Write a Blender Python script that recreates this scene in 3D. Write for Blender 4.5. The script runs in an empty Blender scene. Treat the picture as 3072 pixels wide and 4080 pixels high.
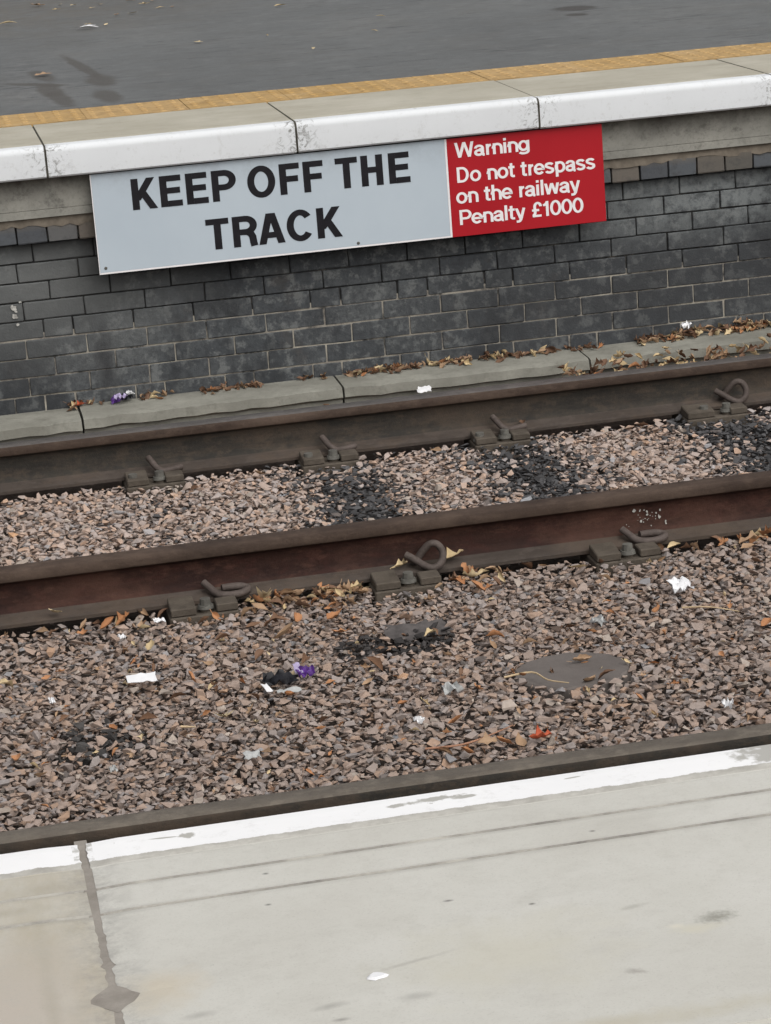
import bpy, bmesh, math, random
import numpy as np
from mathutils import Vector, Matrix
R = math.radians
random.seed(7); rng = np.random.default_rng(11)
SC = bpy.context.scene
COL = SC.collection

# ------------------------------------------------------------------ camera
FPX = 10390.0                                   # focal length in photograph pixels (3072 x 4080)
YAW, PIT, ROL = R(9.99), R(15.69), R(-4.36)
CAM = np.array([0.30916, -9.57159, 2.11731])
def cam_axes():
    cy, sy, cp, sp = math.cos(YAW), math.sin(YAW), math.cos(PIT), math.sin(PIT)
    f = np.array([sy*cp, cy*cp, -sp]); r = np.array([cy, -sy, 0.0]); u = np.cross(r, f)
    c, s = math.cos(ROL), math.sin(ROL)
    return c*r+s*u, -s*r+c*u, f
AX = cam_axes()
cd = bpy.data.cameras.new('camera'); cam = bpy.data.objects.new('camera', cd); COL.objects.link(cam)
cd.sensor_fit = 'VERTICAL'; cd.sensor_height = 24.0; cd.lens = FPX/4080*24.0
cd.clip_start = 0.05; cd.clip_end = 500
cam.matrix_world = Matrix(((AX[0][0], AX[1][0], -AX[2][0], CAM[0]), (AX[0][1], AX[1][1], -AX[2][1], CAM[1]),
                           (AX[0][2], AX[1][2], -AX[2][2], CAM[2]), (0, 0, 0, 1)))
SC.camera = cam
def P(u, v, z=None, y=None):
    """photograph pixel -> point on the level z (or the upright plane y)"""
    d = AX[0]*(u-1536)/FPX - AX[1]*(v-2040)/FPX + AX[2]
    t = (z-CAM[2])/d[2] if z is not None else (y-CAM[1])/d[1]
    return CAM+t*d
def PD(u, v, z=None, y=None): return P(u*1.844, v*1.844, z, y)   # the same from a half-size view

# ------------------------------------------------------------------ sky, sun, exposure (overcast)
w = bpy.data.worlds.new('World'); SC.world = w; w.use_nodes = True
nt = w.node_tree; bg = nt.nodes['Background']
sky = nt.nodes.new('ShaderNodeTexSky'); sky.sky_type = 'NISHITA'; sky.sun_disc = False
sky.sun_elevation = R(49); sky.sun_rotation = R(155); sky.dust_density = 4.0; sky.air_density = 1.0
hs = nt.nodes.new('ShaderNodeHueSaturation'); hs.inputs['Saturation'].default_value = 0.22
nt.links.new(sky.outputs[0], hs.inputs['Color']); nt.links.new(hs.outputs[0], bg.inputs['Color'])
bg.inputs["Strength"].default_value = 0.09
sl = bpy.data.lights.new('sun', 'SUN'); sl.energy = 1.5; sl.angle = R(75); sl.color = (1, 0.97, 0.93)
so = bpy.data.objects.new('sun', sl); COL.objects.link(so)
sd = Vector((math.sin(R(155))*math.cos(R(49)), math.cos(R(155))*math.cos(R(49)), math.sin(R(49))))
so.rotation_euler = sd.to_track_quat('Z', 'Y').to_euler(); so.location = (0, -4, 12)
vs = SC.view_settings; vs.view_transform = 'Standard'; vs.look = 'None'; vs.gamma = 1; vs.use_curve_mapping = False
vs.exposure = 0.38

# ------------------------------------------------------------------ material helpers
def srgb(r, g, b):
    f = lambda c: (c/255/12.92) if c/255 <= .04045 else ((c/255+.055)/1.055)**2.4
    return (f(r), f(g), f(b), 1)
class Nd:
    def __init__(s, name):
        s.m = bpy.data.materials.new(name); s.m.use_nodes = True; s.t = s.m.node_tree
        s.b = s.t.nodes['Principled BSDF']; s.pos = s.n('ShaderNodeNewGeometry').outputs['Position']
        s.b.inputs['Specular IOR Level'].default_value = 0.3
    def n(s, k, **kw):
        x = s.t.nodes.new(k)
        for a, v in kw.items(): setattr(x, a, v)
        return x
    def put(s, sock, v):
        if hasattr(v, 'is_output'): s.t.links.new(v, sock)
        elif v is not None: sock.default_value = v
    def map(s, scale=(1, 1, 1), vec=None, loc=(0, 0, 0)):
        x = s.n('ShaderNodeMapping'); s.put(x.inputs[0], vec or s.pos); x.inputs['Scale'].default_value = scale; x.inputs['Location'].default_value = loc
        return x.outputs[0]
    def noise(s, scale, detail=6, rough=.6, vec=None, dist=0):
        x = s.n('ShaderNodeTexNoise'); s.put(x.inputs['Vector'], vec or s.pos)
        x.inputs['Scale'].default_value = scale; x.inputs['Detail'].default_value = detail; x.inputs['Roughness'].default_value = rough; x.inputs['Distortion'].default_value = dist
        return x.outputs['Fac']
    def ramp(s, f, *stops):
        x = s.n('ShaderNodeValToRGB'); s.put(x.inputs[0], f); e = x.color_ramp.elements
        while len(e) < len(stops): e.new(.5)
        for i, (p, c) in enumerate(stops):
            e[i].position = p; e[i].color = c if hasattr(c, '__len__') else (c, c, c, 1)
        return x.outputs[0]
    def mix(s, f, a, b, mode='MIX'):
        x = s.n('ShaderNodeMix', data_type='RGBA', blend_type=mode, clamp_factor=True)
        s.put(x.inputs[0], f); s.put(x.inputs[6], a); s.put(x.inputs[7], b); return x.outputs[2]
    def math(s, op, a, b=None, c=None):
        x = s.n('ShaderNodeMath', operation=op); s.put(x.inputs[0], a)
        if b is not None: s.put(x.inputs[1], b)
        if c is not None: s.put(x.inputs[2], c)
        return x.outputs[0]
    def xyz(s):
        x = s.n('ShaderNodeSeparateXYZ'); s.put(x.inputs[0], s.pos); return x.outputs
    def blot(s, cx, cy, rx, ry, rot=0, rag=.5, ns=30, ax=(0, 1), soft=.35):
        """mask (1 inside) of a ragged patch lying at a fixed place on the surface"""
        o = s.xyz(); X = s.math('SUBTRACT', o[ax[0]], cx); Y = s.math('SUBTRACT', o[ax[1]], cy)
        c, q = math.cos(rot), math.sin(rot)
        a = s.math('DIVIDE', s.math('ADD', s.math('MULTIPLY', X, c), s.math('MULTIPLY', Y, q)), rx)
        b = s.math('DIVIDE', s.math('SUBTRACT', s.math('MULTIPLY', Y, c), s.math('MULTIPLY', X, q)), ry)
        d = s.math('SQRT', s.math('ADD', s.math('MULTIPLY', a, a), s.math('MULTIPLY', b, b)))
        d = s.math('ADD', d, s.math('MULTIPLY', s.math('SUBTRACT', s.noise(ns, 5), .5), rag*2))
        x = s.n('ShaderNodeMapRange'); s.put(x.inputs[0], d); x.inputs[1].default_value = 1-soft; x.inputs[2].default_value = 1+soft*.3
        x.inputs[3].default_value = 1; x.inputs[4].default_value = 0; return x.outputs[0]
    def bump(s, h, st=.3, d=.01):
        x = s.n('ShaderNodeBump'); s.put(x.inputs['Height'], h); x.inputs['Strength'].default_value = st; x.inputs['Distance'].default_value = d
        s.t.links.new(x.outputs[0], s.b.inputs['Normal'])
    def done(s, col, rough=.85, metal=0):
        s.put(s.b.inputs['Base Color'], col); s.put(s.b.inputs['Roughness'], rough); s.b.inputs['Metallic'].default_value = metal
        return s.m
def plain(name, c, var=.25, scale=40, rough=.8):
    k = Nd(name); d = tuple(x*(1-var) for x in c[:3])+(1,); l = tuple(min(1, x*(1+var)) for x in c[:3])+(1,)
    return k.done(k.ramp(k.noise(scale), (.3, d), (.7, l)), rough)

# --- brick
k = Nd('engineering_brick')
oi = k.n('ShaderNodeObjectInfo').outputs['Random']
big = k.noise(1.6, 5, .6, k.map((1, 1, 1.6)))
c = k.ramp(big, (.3, (.036, .041, .046, 1)), (.5, (.056, .062, .068, 1)), (.72, (.105, .112, .115, 1)))
c = k.mix(k.math('MULTIPLY', oi, .45), c, (.095, .10, .10, 1))
fine = k.noise(38, 8, .75)
c = k.mix(k.ramp(fine, (.45, 0), (.58, .7)), c, (.040, .043, .047, 1))
c = k.mix(k.ramp(k.noise(16, 7, .7), (.51, 0), (.60, .7)), c, (.165, .172, .170, 1))
c = k.mix(k.ramp(k.noise(5, 4), (.6, 0), (.75, .35)), c, (.10, .075, .055, 1))
c = k.mix(k.ramp(k.noise(2.3, 6, .65, k.map((1, 1, .55))), (.50, 0), (.58, .75)), c, (.028, .030, .033, 1))
k.bump(k.math('ADD', k.noise(120, 6, .7), k.math('MULTIPLY', k.noise(30, 4), 1.5)), .35, .004)
o = k.xyz()
up = k.math('MULTIPLY', k.blot(.75, .42, .60, .32, 0, .35, 5, (0, 2), .9), .62)
c = k.mix(up, c, (.17, .175, .17, 1))
up = k.math('MULTIPLY', k.blot(3.35, .48, .55, .16, 0, .5, 9, (0, 2), .9), k.ramp(k.noise(18, 7, .75), (.40, .1), (.56, .9)))
c = k.mix(up, c, (.20, .215, .215, 1))
c = k.mix(k.math('MULTIPLY', k.blot(3.1, .14, 1.0, .22, .05, .45, 4, (0, 2), .9), .75), c, (.038, .039, .041, 1))
c = k.mix(k.math('MULTIPLY', k.blot(.98, .10, .05, .16, 0, .5, 14, (0, 2), .8), .7), c, (.03, .03, .032, 1))
M_BRICK = k.done(c, .8)
k = Nd('corbel_brick')
oi = k.n('ShaderNodeObjectInfo').outputs['Random']
c = k.ramp(oi, (.0, (.10, .095, .085, 1)), (.4, (.15, .13, .11, 1)), (.7, (.10, .11, .12, 1)), (1, (.075, .08, .088, 1)))
c = k.mix(k.ramp(k.noise(22, 8, .7), (.5, 0), (.68, .7)), c, (.055, .056, .058, 1))
z = k.xyz()[2]
c = k.mix(k.math('MULTIPLY', k.math('MULTIPLY', k.math('SUBTRACT', z, .618), 30), k.noise(14, 5)), c, (.17, .145, .115, 1))
k.bump(k.noise(70, 6, .7), .4, .005)
M_CORBEL = k.done(c, .85)
k = Nd('old_mortar')
c = k.ramp(k.noise(9, 6, .7), (.42, (.022, .022, .022, 1)), (.58, (.05, .048, .046, 1)), (.70, (.20, .18, .15, 1)))
k.bump(k.noise(150, 5, .7), .5, .004); M_MORTAR = k.done(c, .95)
k = Nd('mortar_pale')
c = k.ramp(k.noise(7, 6, .7), (.38, (.045, .044, .042, 1)), (.47, (.24, .22, .19, 1)), (.68, (.44, .41, .34, 1)))
k.bump(k.noise(150, 5, .7), .5, .004); M_MORTARP = k.done(c, .95)
# --- concrete
def concrete(name, lo, mid, hi, sc=4, speck=.3, grime=(.1, .095, .085, 1), gr=.4, bump=.25):
    k = Nd(name); c = k.ramp(k.noise(sc, 7, .65), (.3, lo), (.5, mid), (.72, hi))
    c = k.mix(k.ramp(k.noise(90, 6, .75), (.5, 0), (.75, speck)), c, grime)
    c = k.mix(k.ramp(k.noise(sc*2.6, 8, .75, k.map((1, 1.6, 1))), (.54, 0), (.72, gr)), c, grime)
    k.bump(k.noise(160, 5, .7), bump, .003); return k, c
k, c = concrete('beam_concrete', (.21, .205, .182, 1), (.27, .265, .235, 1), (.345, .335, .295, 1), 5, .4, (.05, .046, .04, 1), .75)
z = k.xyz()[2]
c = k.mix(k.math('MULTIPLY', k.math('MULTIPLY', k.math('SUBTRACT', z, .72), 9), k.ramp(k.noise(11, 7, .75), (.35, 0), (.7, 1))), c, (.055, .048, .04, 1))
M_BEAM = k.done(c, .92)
k, c = concrete('kerb_concrete', (0.170, 0.166, 0.140, 1), (0.221, 0.217, 0.187, 1), (0.289, 0.285, 0.246, 1), 5, .35, (0.093, 0.089, 0.072, 1), .6)
M_KERB = k.done(c, .92)
k, c = concrete('far_coping_concrete', (.35, .325, .262, 1), (.41, .385, .315, 1), (.48, .455, .385, 1), 2.2, .2, (.26, .24, .19, 1), .5)
c = k.mix(k.ramp(k.noise(3.2, 5, .6, k.map((.6, 6, 1))), (.5, 0), (.75, .35)), c, (.30, .27, .21, 1))
M_FCOPE = k.done(c, .9)
# --- near coping: pale slabs, each with its own stains
k, c = concrete('near_coping_concrete', (.49, .475, .43, 1), (.535, .525, .48, 1), (.58, .57, .53, 1), 3.0, .16, (.34, .325, .29, 1), .22, .12)
o = k.xyz()
left = k.math('LESS_THAN', o[0], .424)
c = k.mix(k.math('MULTIPLY', left, k.ramp(k.noise(9, 6, .7, k.map((2.2, .8, 1))), (.3, .35), (.65, .95))), c, (.415, .375, .295, 1))
c = k.mix(k.math('MULTIPLY', left, k.blot(.315, -7.08, .10, .16, 0, .3, 12, soft=.9)), c, (.455, .41, .355, 1))
for a in [(.300+.0, -6.85, .09, .012), (.385, -6.80, .05, .02), (.36, -7.2, .01, .3)]:
    c = k.mix(k.math('MULTIPLY', k.blot(a[0], a[1], a[2], a[3], 0, .8, 25, soft=.9), .45), c, (.33, .30, .24, 1))
def grime_near_edges(c):
    for y0, wd, st in ((-6.745, .016, .5), (-6.818, .010, .65), (-6.889, .012, .65)):
        d = k.math('ABSOLUTE', k.math('SUBTRACT', o[1], y0))
        f = k.math('MULTIPLY', k.math('SUBTRACT', 1, k.math('DIVIDE', d, wd)), k.ramp(k.noise(7, 7, .75, k.map((1.2, 6, 1))), (.34, 0), (.62, st)))
        c = k.mix(k.math('MAXIMUM', f, 0), c, (.27, .26, .235, 1))
    for x0 in (.424, 1.338):
        d = k.math('ABSOLUTE', k.math('SUBTRACT', o[0], x0))
        f = k.math('MULTIPLY', k.math('SUBTRACT', 1, k.math('DIVIDE', d, .05)), k.ramp(k.noise(30, 8, .8), (.42, 0), (.64, .8)))
        c = k.mix(k.math('MAXIMUM', f, 0), c, (.25, .24, .225, 1))
    return c
c = grime_near_edges(c)
c = k.mix(k.ramp(k.noise(34, 8, .8), (.50, 0), (.66, .30)), c, (.42, .405, .365, 1))
c = k.mix(k.ramp(k.noise(330, 3, .8), (.56, 0), (.72, .45)), c, (.33, .32, .29, 1))
c = k.mix(k.ramp(k.noise(52, 6, .8, k.map((1, 1, 1), None, (4, 4, 0))), (.69, 0), (.72, .6)), c, (.27, .26, .24, 1))
spots = [(1.061, -7.13, .022, .014, .2, .75, 120, (.24, .235, .20, 1), .8), (1.013, -7.137, .010, .006, 0, .25, 40, (.60, .57, .49, 1), .9),
         (1.035, -7.15, .03, .012, 0, .5, 40, (.56, .53, .43, 1), .6), (.944, -7.225, .012, .006, -.5, .6, 90, (.33, .31, .28, 1), .8),
         (.633, -7.197, .020, .007, .15, .25, 60, (.36, .35, .32, 1), .8), (.503, -7.172, .018, .008, .15, .3, 60, (.38, .37, .34, 1), .8),
         (.638, -7.23, .010, .004, 0, .15, 60, (.30, .29, .265, 1), .9), (.72, -7.205, .02, .01, 0, .4, 60, (.37, .36, .33, 1), .7),
         (.47, -7.10, .05, .05, 0, .5, 20, (.50, .43, .32, 1), .55), (.83, -7.14, .12, .09, .1, .6, 14, (.50, .475, .385, 1), .5),
         (.80, -6.99, .006, .003, 0, .2, 60, (.17, .16, .15, 1), .9), (.885, -7.03, .004, .003, 0, .2, 60, (.13, .12, .11, 1), .9),
         (.985, -7.075, .02, .005, .2, .6, 80, (.36, .35, .31, 1), .6), (.735, -7.125, .045, .004, .25, .5, 70, (.36, .345, .31, 1), .6),
         (.61, -6.93, .004, .003, 0, .2, 60, (.12, .12, .11, 1), .8), (.62, -6.845, .004, .003, 0, .2, 60, (.12, .12, .11, 1), .8),
         (1.0, -6.86, .004, .003, 0, .2, 60, (.14, .13, .12, 1), .8), (.83, -7.33, .3, .02, .0, .5, 30, (.42, .38, .28, 1), .5)]
for a in spots: c = k.mix(k.math('MULTIPLY', k.blot(*a[:4], a[4], min(.9, a[5]+.3), a[6]*1.5, soft=.8), a[8]), c, a[7])
M_NCOPE = k.done(c, .88)
# --- white edge paint (worn through to the concrete)
def paint(name, body, bare, wear, wscale, near):
    k = Nd(name)
    c = k.ramp(k.noise(3, 6, .6), (.3, tuple(x*.93 for x in body[:3])+(1,)), (.7, body))
    c = k.mix(k.ramp(k.noise(26, 8, .8), (.56, 0), (.70, .35)), c, bare)
    c = k.mix(k.ramp(k.noise(7, 8, .8, k.map((1.5, 1, .5))), (.58, 0), (.72, .35)), c, bare)
    if near:
        o = k.xyz()
        ed = k.math('ADD', k.math('ADD', o[1], 6.736), k.math('ADD', k.math('MULTIPLY', k.math('SUBTRACT', k.noise(22, 8, .75), .5), .020), k.math('MULTIPLY', k.math('SUBTRACT', k.noise(4, 3), .5), .012)))
        c = k.mix(k.ramp(k.math('MULTIPLY', ed, -400), (.3, 0), (.7, 1)), c, k.ramp(k.noise(30, 7, .75), (.35, (.36, .345, .31, 1)), (.65, (.52, .505, .46, 1))))
        for a in ((.548, -6.703, .013, .007, .0, 1.0, 90), (.520, -6.700, .018, .0022, -.1, .4, 70), (.845, -6.700, .034, .007, .05, 1.1, 75), (.80, -6.704, .012, .006, .1, 1.0, 85), (.885, -6.706, .016, .005, 0, .7, 55), (1.30, -6.70, .075, .05, 0, .9, 60), (1.02, -6.695, .012, .002, .1, .5, 70)):
            c = k.mix(k.blot(*a[:4], a[4], a[5], a[6], soft=.25), c, bare)
        d = k.math('ABSOLUTE', k.math('SUBTRACT', o[0], .424))
        c = k.mix(k.math('MULTIPLY', k.math('LESS_THAN', d, .012), k.ramp(k.noise(70, 6, .7), (.45, 0), (.55, .8))), c, bare)
    else:
        o = k.xyz()
        # dirt gathered at the slab joints and along the lower arris
        fr = k.math('ABSOLUTE', k.math('SUBTRACT', k.math('FRACT', k.math('ADD', k.math('DIVIDE', k.math('SUBTRACT', o[0], .834), .914), 20.5)), .5))
        jn = k.math('MAXIMUM', k.math('SUBTRACT', 1, k.math('MULTIPLY', fr, 9)), 0)
        c = k.mix(k.math('MULTIPLY', jn, k.ramp(k.noise(34, 8, .8, None, 1.5), (.52, 0), (.60, 1))), c, (.12, .115, .10, 1))
        low = k.math('MAXIMUM', k.math('MULTIPLY', k.math('SUBTRACT', .872, o[2]), 12), 0)
        c = k.mix(k.math('MULTIPLY', low, k.ramp(k.noise(45, 8, .8), (.54, 0), (.66, .7))), c, (.2, .19, .17, 1))
    c = k.mix(k.ramp(k.noise(wscale, 8, .7), (wear, 0), (wear+.03, .9)), c, bare)
    k.bump(k.noise(90, 5), .12, .002)
    return k.done(c, .72)
M_WHITE = paint('white_edge_paint', (.69, .71, .725, 1), (.34, .33, .30, 1), .70, 9, False)
M_NWHITE = paint('white_line_paint', (.86, .86, .86, 1), (.42, .41, .38, 1), .70, 22, True)
k = Nd('joint_mortar'); c = k.ramp(k.noise(25, 6, .7), (.3, (0.2204, 0.1997, 0.1731, 1)), (.7, (0.3306, 0.3022, 0.2674, 1))); k.bump(k.noise(120, 5, .7), .4, .003); M_JOINT = k.done(c, .95)
k = Nd('dark_joint_dirt'); c = k.ramp(k.noise(25, 6, .7), (.3, (.05, .047, .04, 1)), (.7, (.15, .14, .12, 1))); M_DIRT = k.done(c, .95)
k = Nd('groove_dirt'); c = k.ramp(k.noise(9, 7, .75, k.map((1, 3, 1))), (.36, (.17, .16, .145, 1)), (.62, (.40, .385, .345, 1))); M_GROOVE = k.done(c, .95)
# --- tactile tiles, asphalt
k = Nd('buff_tactile_tile'); oi = k.n('ShaderNodeObjectInfo').outputs['Random']
c = k.ramp(k.noise(8, 6, .65), (.3, (0.3612, 0.2236, 0.0765, 1)), (.55, (0.4300, 0.2795, 0.1125, 1)), (.75, (0.4816, 0.3354, 0.1710, 1)))
c = k.mix(k.math('MULTIPLY', oi, .45), c, (.52, .36, .19, 1))
c = k.mix(k.ramp(k.noise(20, 7, .8), (.50, 0), (.62, .6)), c, (.24, .16, .075, 1)); k.bump(k.noise(150, 5), .2, .003); M_TACT = k.done(c, .85)
k = Nd('worn_asphalt')
c = k.ramp(k.noise(.9, 6, .6), (.3, (.118, .123, .123, 1)), (.55, (.146, .152, .151, 1)), (.75, (.170, .172, .166, 1)))
c = k.mix(k.ramp(k.noise(2.2, 7, .7, k.map((1, 1, 1))), (.5, 0), (.68, .35)), c, (.125, .118, .106, 1))
c = k.mix(k.ramp(k.noise(260, 4, .8), (.45, 0), (.75, .55)), c, (.08, .08, .08, 1))
c = k.mix(k.ramp(k.noise(260, 4, .8, k.map((1, 1, 1), None, (3, 7, 1))), (.55, 0), (.8, .5)), c, (.36, .36, .35, 1))
c = k.mix(k.ramp(k.noise(5, 6, .75, k.map((.7, 3.2, 1))), (.585, 0), (.62, .7)), c, (.062, .062, .062, 1))
c = k.mix(k.ramp(k.noise(11, 8, .8), (.46, 0), (.62, .38)), c, (.085, .086, .084, 1))
c = k.mix(k.ramp(k.noise(9, 8, .8, k.map((1, 1, 1), None, (9, 4, 0))), (.52, 0), (.66, .35)), c, (.22, .225, .22, 1))
damp = [((100, 690), (470, 700), .05), ((450, 770), (560, 860), .05), ((380, 700), (440, 780), .06), ((560, 480), (800, 620), .035), ((800, 620), (870, 700), .07), ((860, 750), (930, 830), .06), ((300, 590), (400, 660), .05)]
A = P(60, 40, .935); c = k.mix(k.math('MULTIPLY', k.blot(A[0], A[1], 1.4, 2.2, 0, .5, 3, soft=.8), k.ramp(k.noise(7, 8, .8), (.38, 0), (.58, .7))), c, (.125, .112, .093, 1))
for (a, b, wd) in damp:
    A = P(a[0]*.4802, a[1]*.4802, .935); B = P(b[0]*.4802, b[1]*.4802, .935)
    d = B-A; L = math.hypot(d[0], d[1])
    c = k.mix(k.math('MULTIPLY', k.blot((A[0]+B[0])/2, (A[1]+B[1])/2, L*.72, wd, math.atan2(d[1], d[0]), .45, 7, soft=.35), .8), c, (.085, .079, .071, 1))
for (u, v, rx, ry) in ((820, 32, .12, .16), (830, 60, .06, .08)):
    A = P(1536+u*.922, v*.922, .935); c = k.mix(k.math('MULTIPLY', k.blot(A[0], A[1], rx, ry, 0, .5, 9), .75), c, (.052, .045, .04, 1))
k.bump(k.noise(240, 4, .8), .5, .006); M_ASPH = k.done(c, .72)
# --- steel
def rail_mat(name, lo, mid, hi, dust, rough=.75, streak=True, rust=None):
    k = Nd(name); v = k.map((.35, 1, 3)) if streak else None
    c = k.ramp(k.noise(9, 8, .72, v), (.3, lo), (.5, mid), (.72, hi))
    c = k.mix(k.ramp(k.noise(55, 7, .75), (.5, 0), (.72, .45)), c, dust)
    c = k.mix(k.ramp(k.noise(2.1, 5, .6), (.45, 0), (.7, .5)), c, lo)
    c = k.mix(k.ramp(k.noise(24, 6, .7, k.map((.6, 1, 1), None, (5, 2, 3))), (.52, 0), (.60, .55)), c, hi)
    c = k.mix(k.ramp(k.noise(17, 6, .7, k.map((.5, 1, 1), None, (1, 8, 3))), (.54, 0), (.62, .6)), c, lo)
    if rust:
        c = k.mix(k.ramp(k.noise(13, 8, .8, k.map((.55, 1, 1.4), None, (2, 5, 9))), (.53, 0), (.62, .4)), c, rust)
        c = k.mix(k.ramp(k.noise(3.1, 7, .75, k.map((.6, 1, 1), None, (7, 1, 2))), (.48, 0), (.6, .45)), c, rust)
    k.bump(k.noise(60, 7, .8), .6, .006); return k.done(c, rough)
M_WEB = rail_mat('rust_web', (0.0165, 0.0055, 0.0040, 1), (0.0268, 0.0099, 0.0060, 1), (0.0422, 0.0132, 0.0090, 1), (0.0408, 0.0188, 0.0130, 1), rust=(0.1012, 0.0478, 0.0323, 1))
M_HEADS = rail_mat('brown_rail_side', (0.0370, 0.0237, 0.0174, 1), (0.0604, 0.0398, 0.0289, 1), (0.0810, 0.0558, 0.0412, 1), (0.0259, 0.0168, 0.0138, 1), rust=(0.1225, 0.0855, 0.0645, 1))
M_FOOT = rail_mat('dusty_rail_foot', (0.0417, 0.0326, 0.0264, 1), (0.0636, 0.0510, 0.0426, 1), (0.0863, 0.0694, 0.0581, 1), (0.0336, 0.0231, 0.0188, 1), rust=(0.0989, 0.0704, 0.0502, 1))
M_WEBD = rail_mat('dark_web', (0.019, 0.017, 0.015, 1), (0.032, 0.029, 0.024, 1), (0.066, 0.050, 0.037, 1), (0.086, 0.063, 0.043, 1), rust=(.085, .060, .042, 1))
M_TOP = rail_mat('worn_rail_top', (0.068, 0.063, 0.060, 1), (0.099, 0.090, 0.085, 1), (0.136, 0.124, 0.116, 1), (0.060, 0.054, 0.051, 1), .42)
M_TOPC = rail_mat('greasy_skylit_rail_top', (0.0986, 0.0832, 0.0669, 1), (0.1403, 0.1208, 0.0980, 1), (0.1997, 0.1720, 0.1376, 1), (0.0706, 0.0592, 0.0486, 1), .5)  # greasy top, its colour lightened to carry sky light on the upward face
M_IRON = rail_mat('weathered_iron', (0.0590, 0.0485, 0.0371, 1), (0.0912, 0.0750, 0.0586, 1), (0.1186, 0.0994, 0.0785, 1), (0.0395, 0.0321, 0.0257, 1), .8, False)
M_CLIP = rail_mat('brown_clip_steel', (0.0568, 0.0432, 0.0360, 1), (0.0904, 0.0712, 0.0624, 1), (0.1240, 0.1000, 0.0880, 1), (0.0432, 0.0328, 0.0288, 1), .65, False)
M_BOLT = rail_mat('grey_bolt_steel', (0.0768, 0.0725, 0.0630, 1), (0.1170, 0.1123, 0.0990, 1), (0.1710, 0.1667, 0.1474, 1), (0.0450, 0.0398, 0.0338, 1), .7, False)
# --- ballast
k = Nd('ballast_stone'); at = k.n('ShaderNodeAttribute', attribute_name='tint').outputs['Color']
c = k.mix(k.ramp(k.noise(90, 5, .7), (.4, 0), (.7, .45)), at, k.mix(1, at, (.55, .5, .47, 1), 'MULTIPLY'))
k.bump(k.noise(170, 5, .7), .4, .003); M_STONE = k.done(c, .92)
k = Nd('ballast_fines'); c = k.ramp(k.noise(60, 8, .8), (.35, (.08, .062, .05, 1)), (.7, (.2, .155, .13, 1))); k.bump(k.noise(70, 8, .8), 1, .03); M_FINES = k.done(c, .95)
# --- sign
k = Nd('grey_sign_enamel'); o = k.xyz()
c = k.ramp(k.noise(2.2, 5), (.3, (.445, .51, .565, 1)), (.7, (.49, .555, .605, 1)))
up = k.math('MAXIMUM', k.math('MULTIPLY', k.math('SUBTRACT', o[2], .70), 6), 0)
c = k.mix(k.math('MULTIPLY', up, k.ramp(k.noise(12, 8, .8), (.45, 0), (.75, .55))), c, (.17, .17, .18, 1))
c = k.mix(k.ramp(k.noise(120, 6, .8), (.66, 0), (.8, .4)), c, (.2, .2, .2, 1)); M_SGREY = k.done(c, .4)
k = Nd('red_sign_enamel'); c = k.ramp(k.noise(3, 5), (.3, (.36, .009, .016, 1)), (.7, (.41, .012, .020, 1)))
c = k.mix(k.ramp(k.noise(130, 6, .8), (.62, 0), (.8, .4)), c, (.16, .01, .015, 1)); M_SRED = k.done(c, .4)
M_SWHITE = plain('white_sign_vinyl', (.82, .80, .80, 1), .05, 20, .45)
M_SBLACK = plain('black_sign_vinyl', (.012, .011, .014, 1), .3, 30, .4)
M_SBACK = plain('sign_back_metal', (.03, .03, .035, 1), .2, 20, .6)
# --- litter
def leafm(name, lo, hi): 
    k = Nd(name); oi = k.n('ShaderNodeObjectInfo').outputs['Random']
    c = k.mix(k.math('ADD', k.math('MULTIPLY', oi, .5), k.math('MULTIPLY', k.noise(45, 5, .7), .6)), lo, hi)
    k.bump(k.noise(120, 4), .4, .003); return k.done(c, .7)
LEAF = {'cream': leafm('cream_leaf', (.40, .29, .15, 1), (.66, .54, .34, 1)), 'tan': leafm('tan_leaf', (.25, .155, .09, 1), (.44, .30, .19, 1)),
        'orange': leafm('orange_leaf', (.30, .125, .05, 1), (.50, .26, .13, 1)), 'brown': leafm('brown_leaf', (.10, .055, .034, 1), (.22, .125, .075, 1)),
        'red': leafm('red_leaf', (.36, .07, .03, 1), (.55, .13, .06, 1))}
M_PAPER = plain('white_paper', (0.7560, 0.7560, 0.7650, 1), .05, 30, .6)
M_PAPERG = plain('grey_paper', (0.4125, 0.4200, 0.4125, 1), .2, 40, .7)
M_PURPLE = plain('purple_foil', (.09, .03, .20, 1), .6, 60, .45)
M_LILAC = plain('lilac_print', (.42, .36, .54, 1), .3, 60, .4)
M_BLACKP = plain('black_plastic', (.012, .012, .015, 1), .4, 40, .45)
M_GREYP = plain('grey_sheet', (.085, .076, .073, 1), .35, 35, .7)
M_DISC = concrete('grey_pad_concrete', (0.1170, 0.1013, 0.0923, 1), (0.1376, 0.1203, 0.1102, 1), (0.1582, 0.1386, 0.1264, 1), 8, .2, (0.0585, 0.0506, 0.0437, 1), .3)
M_DISC = M_DISC[0].done(M_DISC[1], .9)
M_STRAW = plain('pale_straw', (.55, .42, .26, 1), .2, 50, .7)
M_TWIG = plain('pink_brown_twig', (.36, .19, .12, 1), .3, 50, .7)
M_GREEN = plain('pale_green_leaf', (.34, .42, .24, 1), .25, 60, .6)
M_DROP = plain('bird_dropping', (.42, .41, .38, 1), .4, 80, .8)

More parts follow.
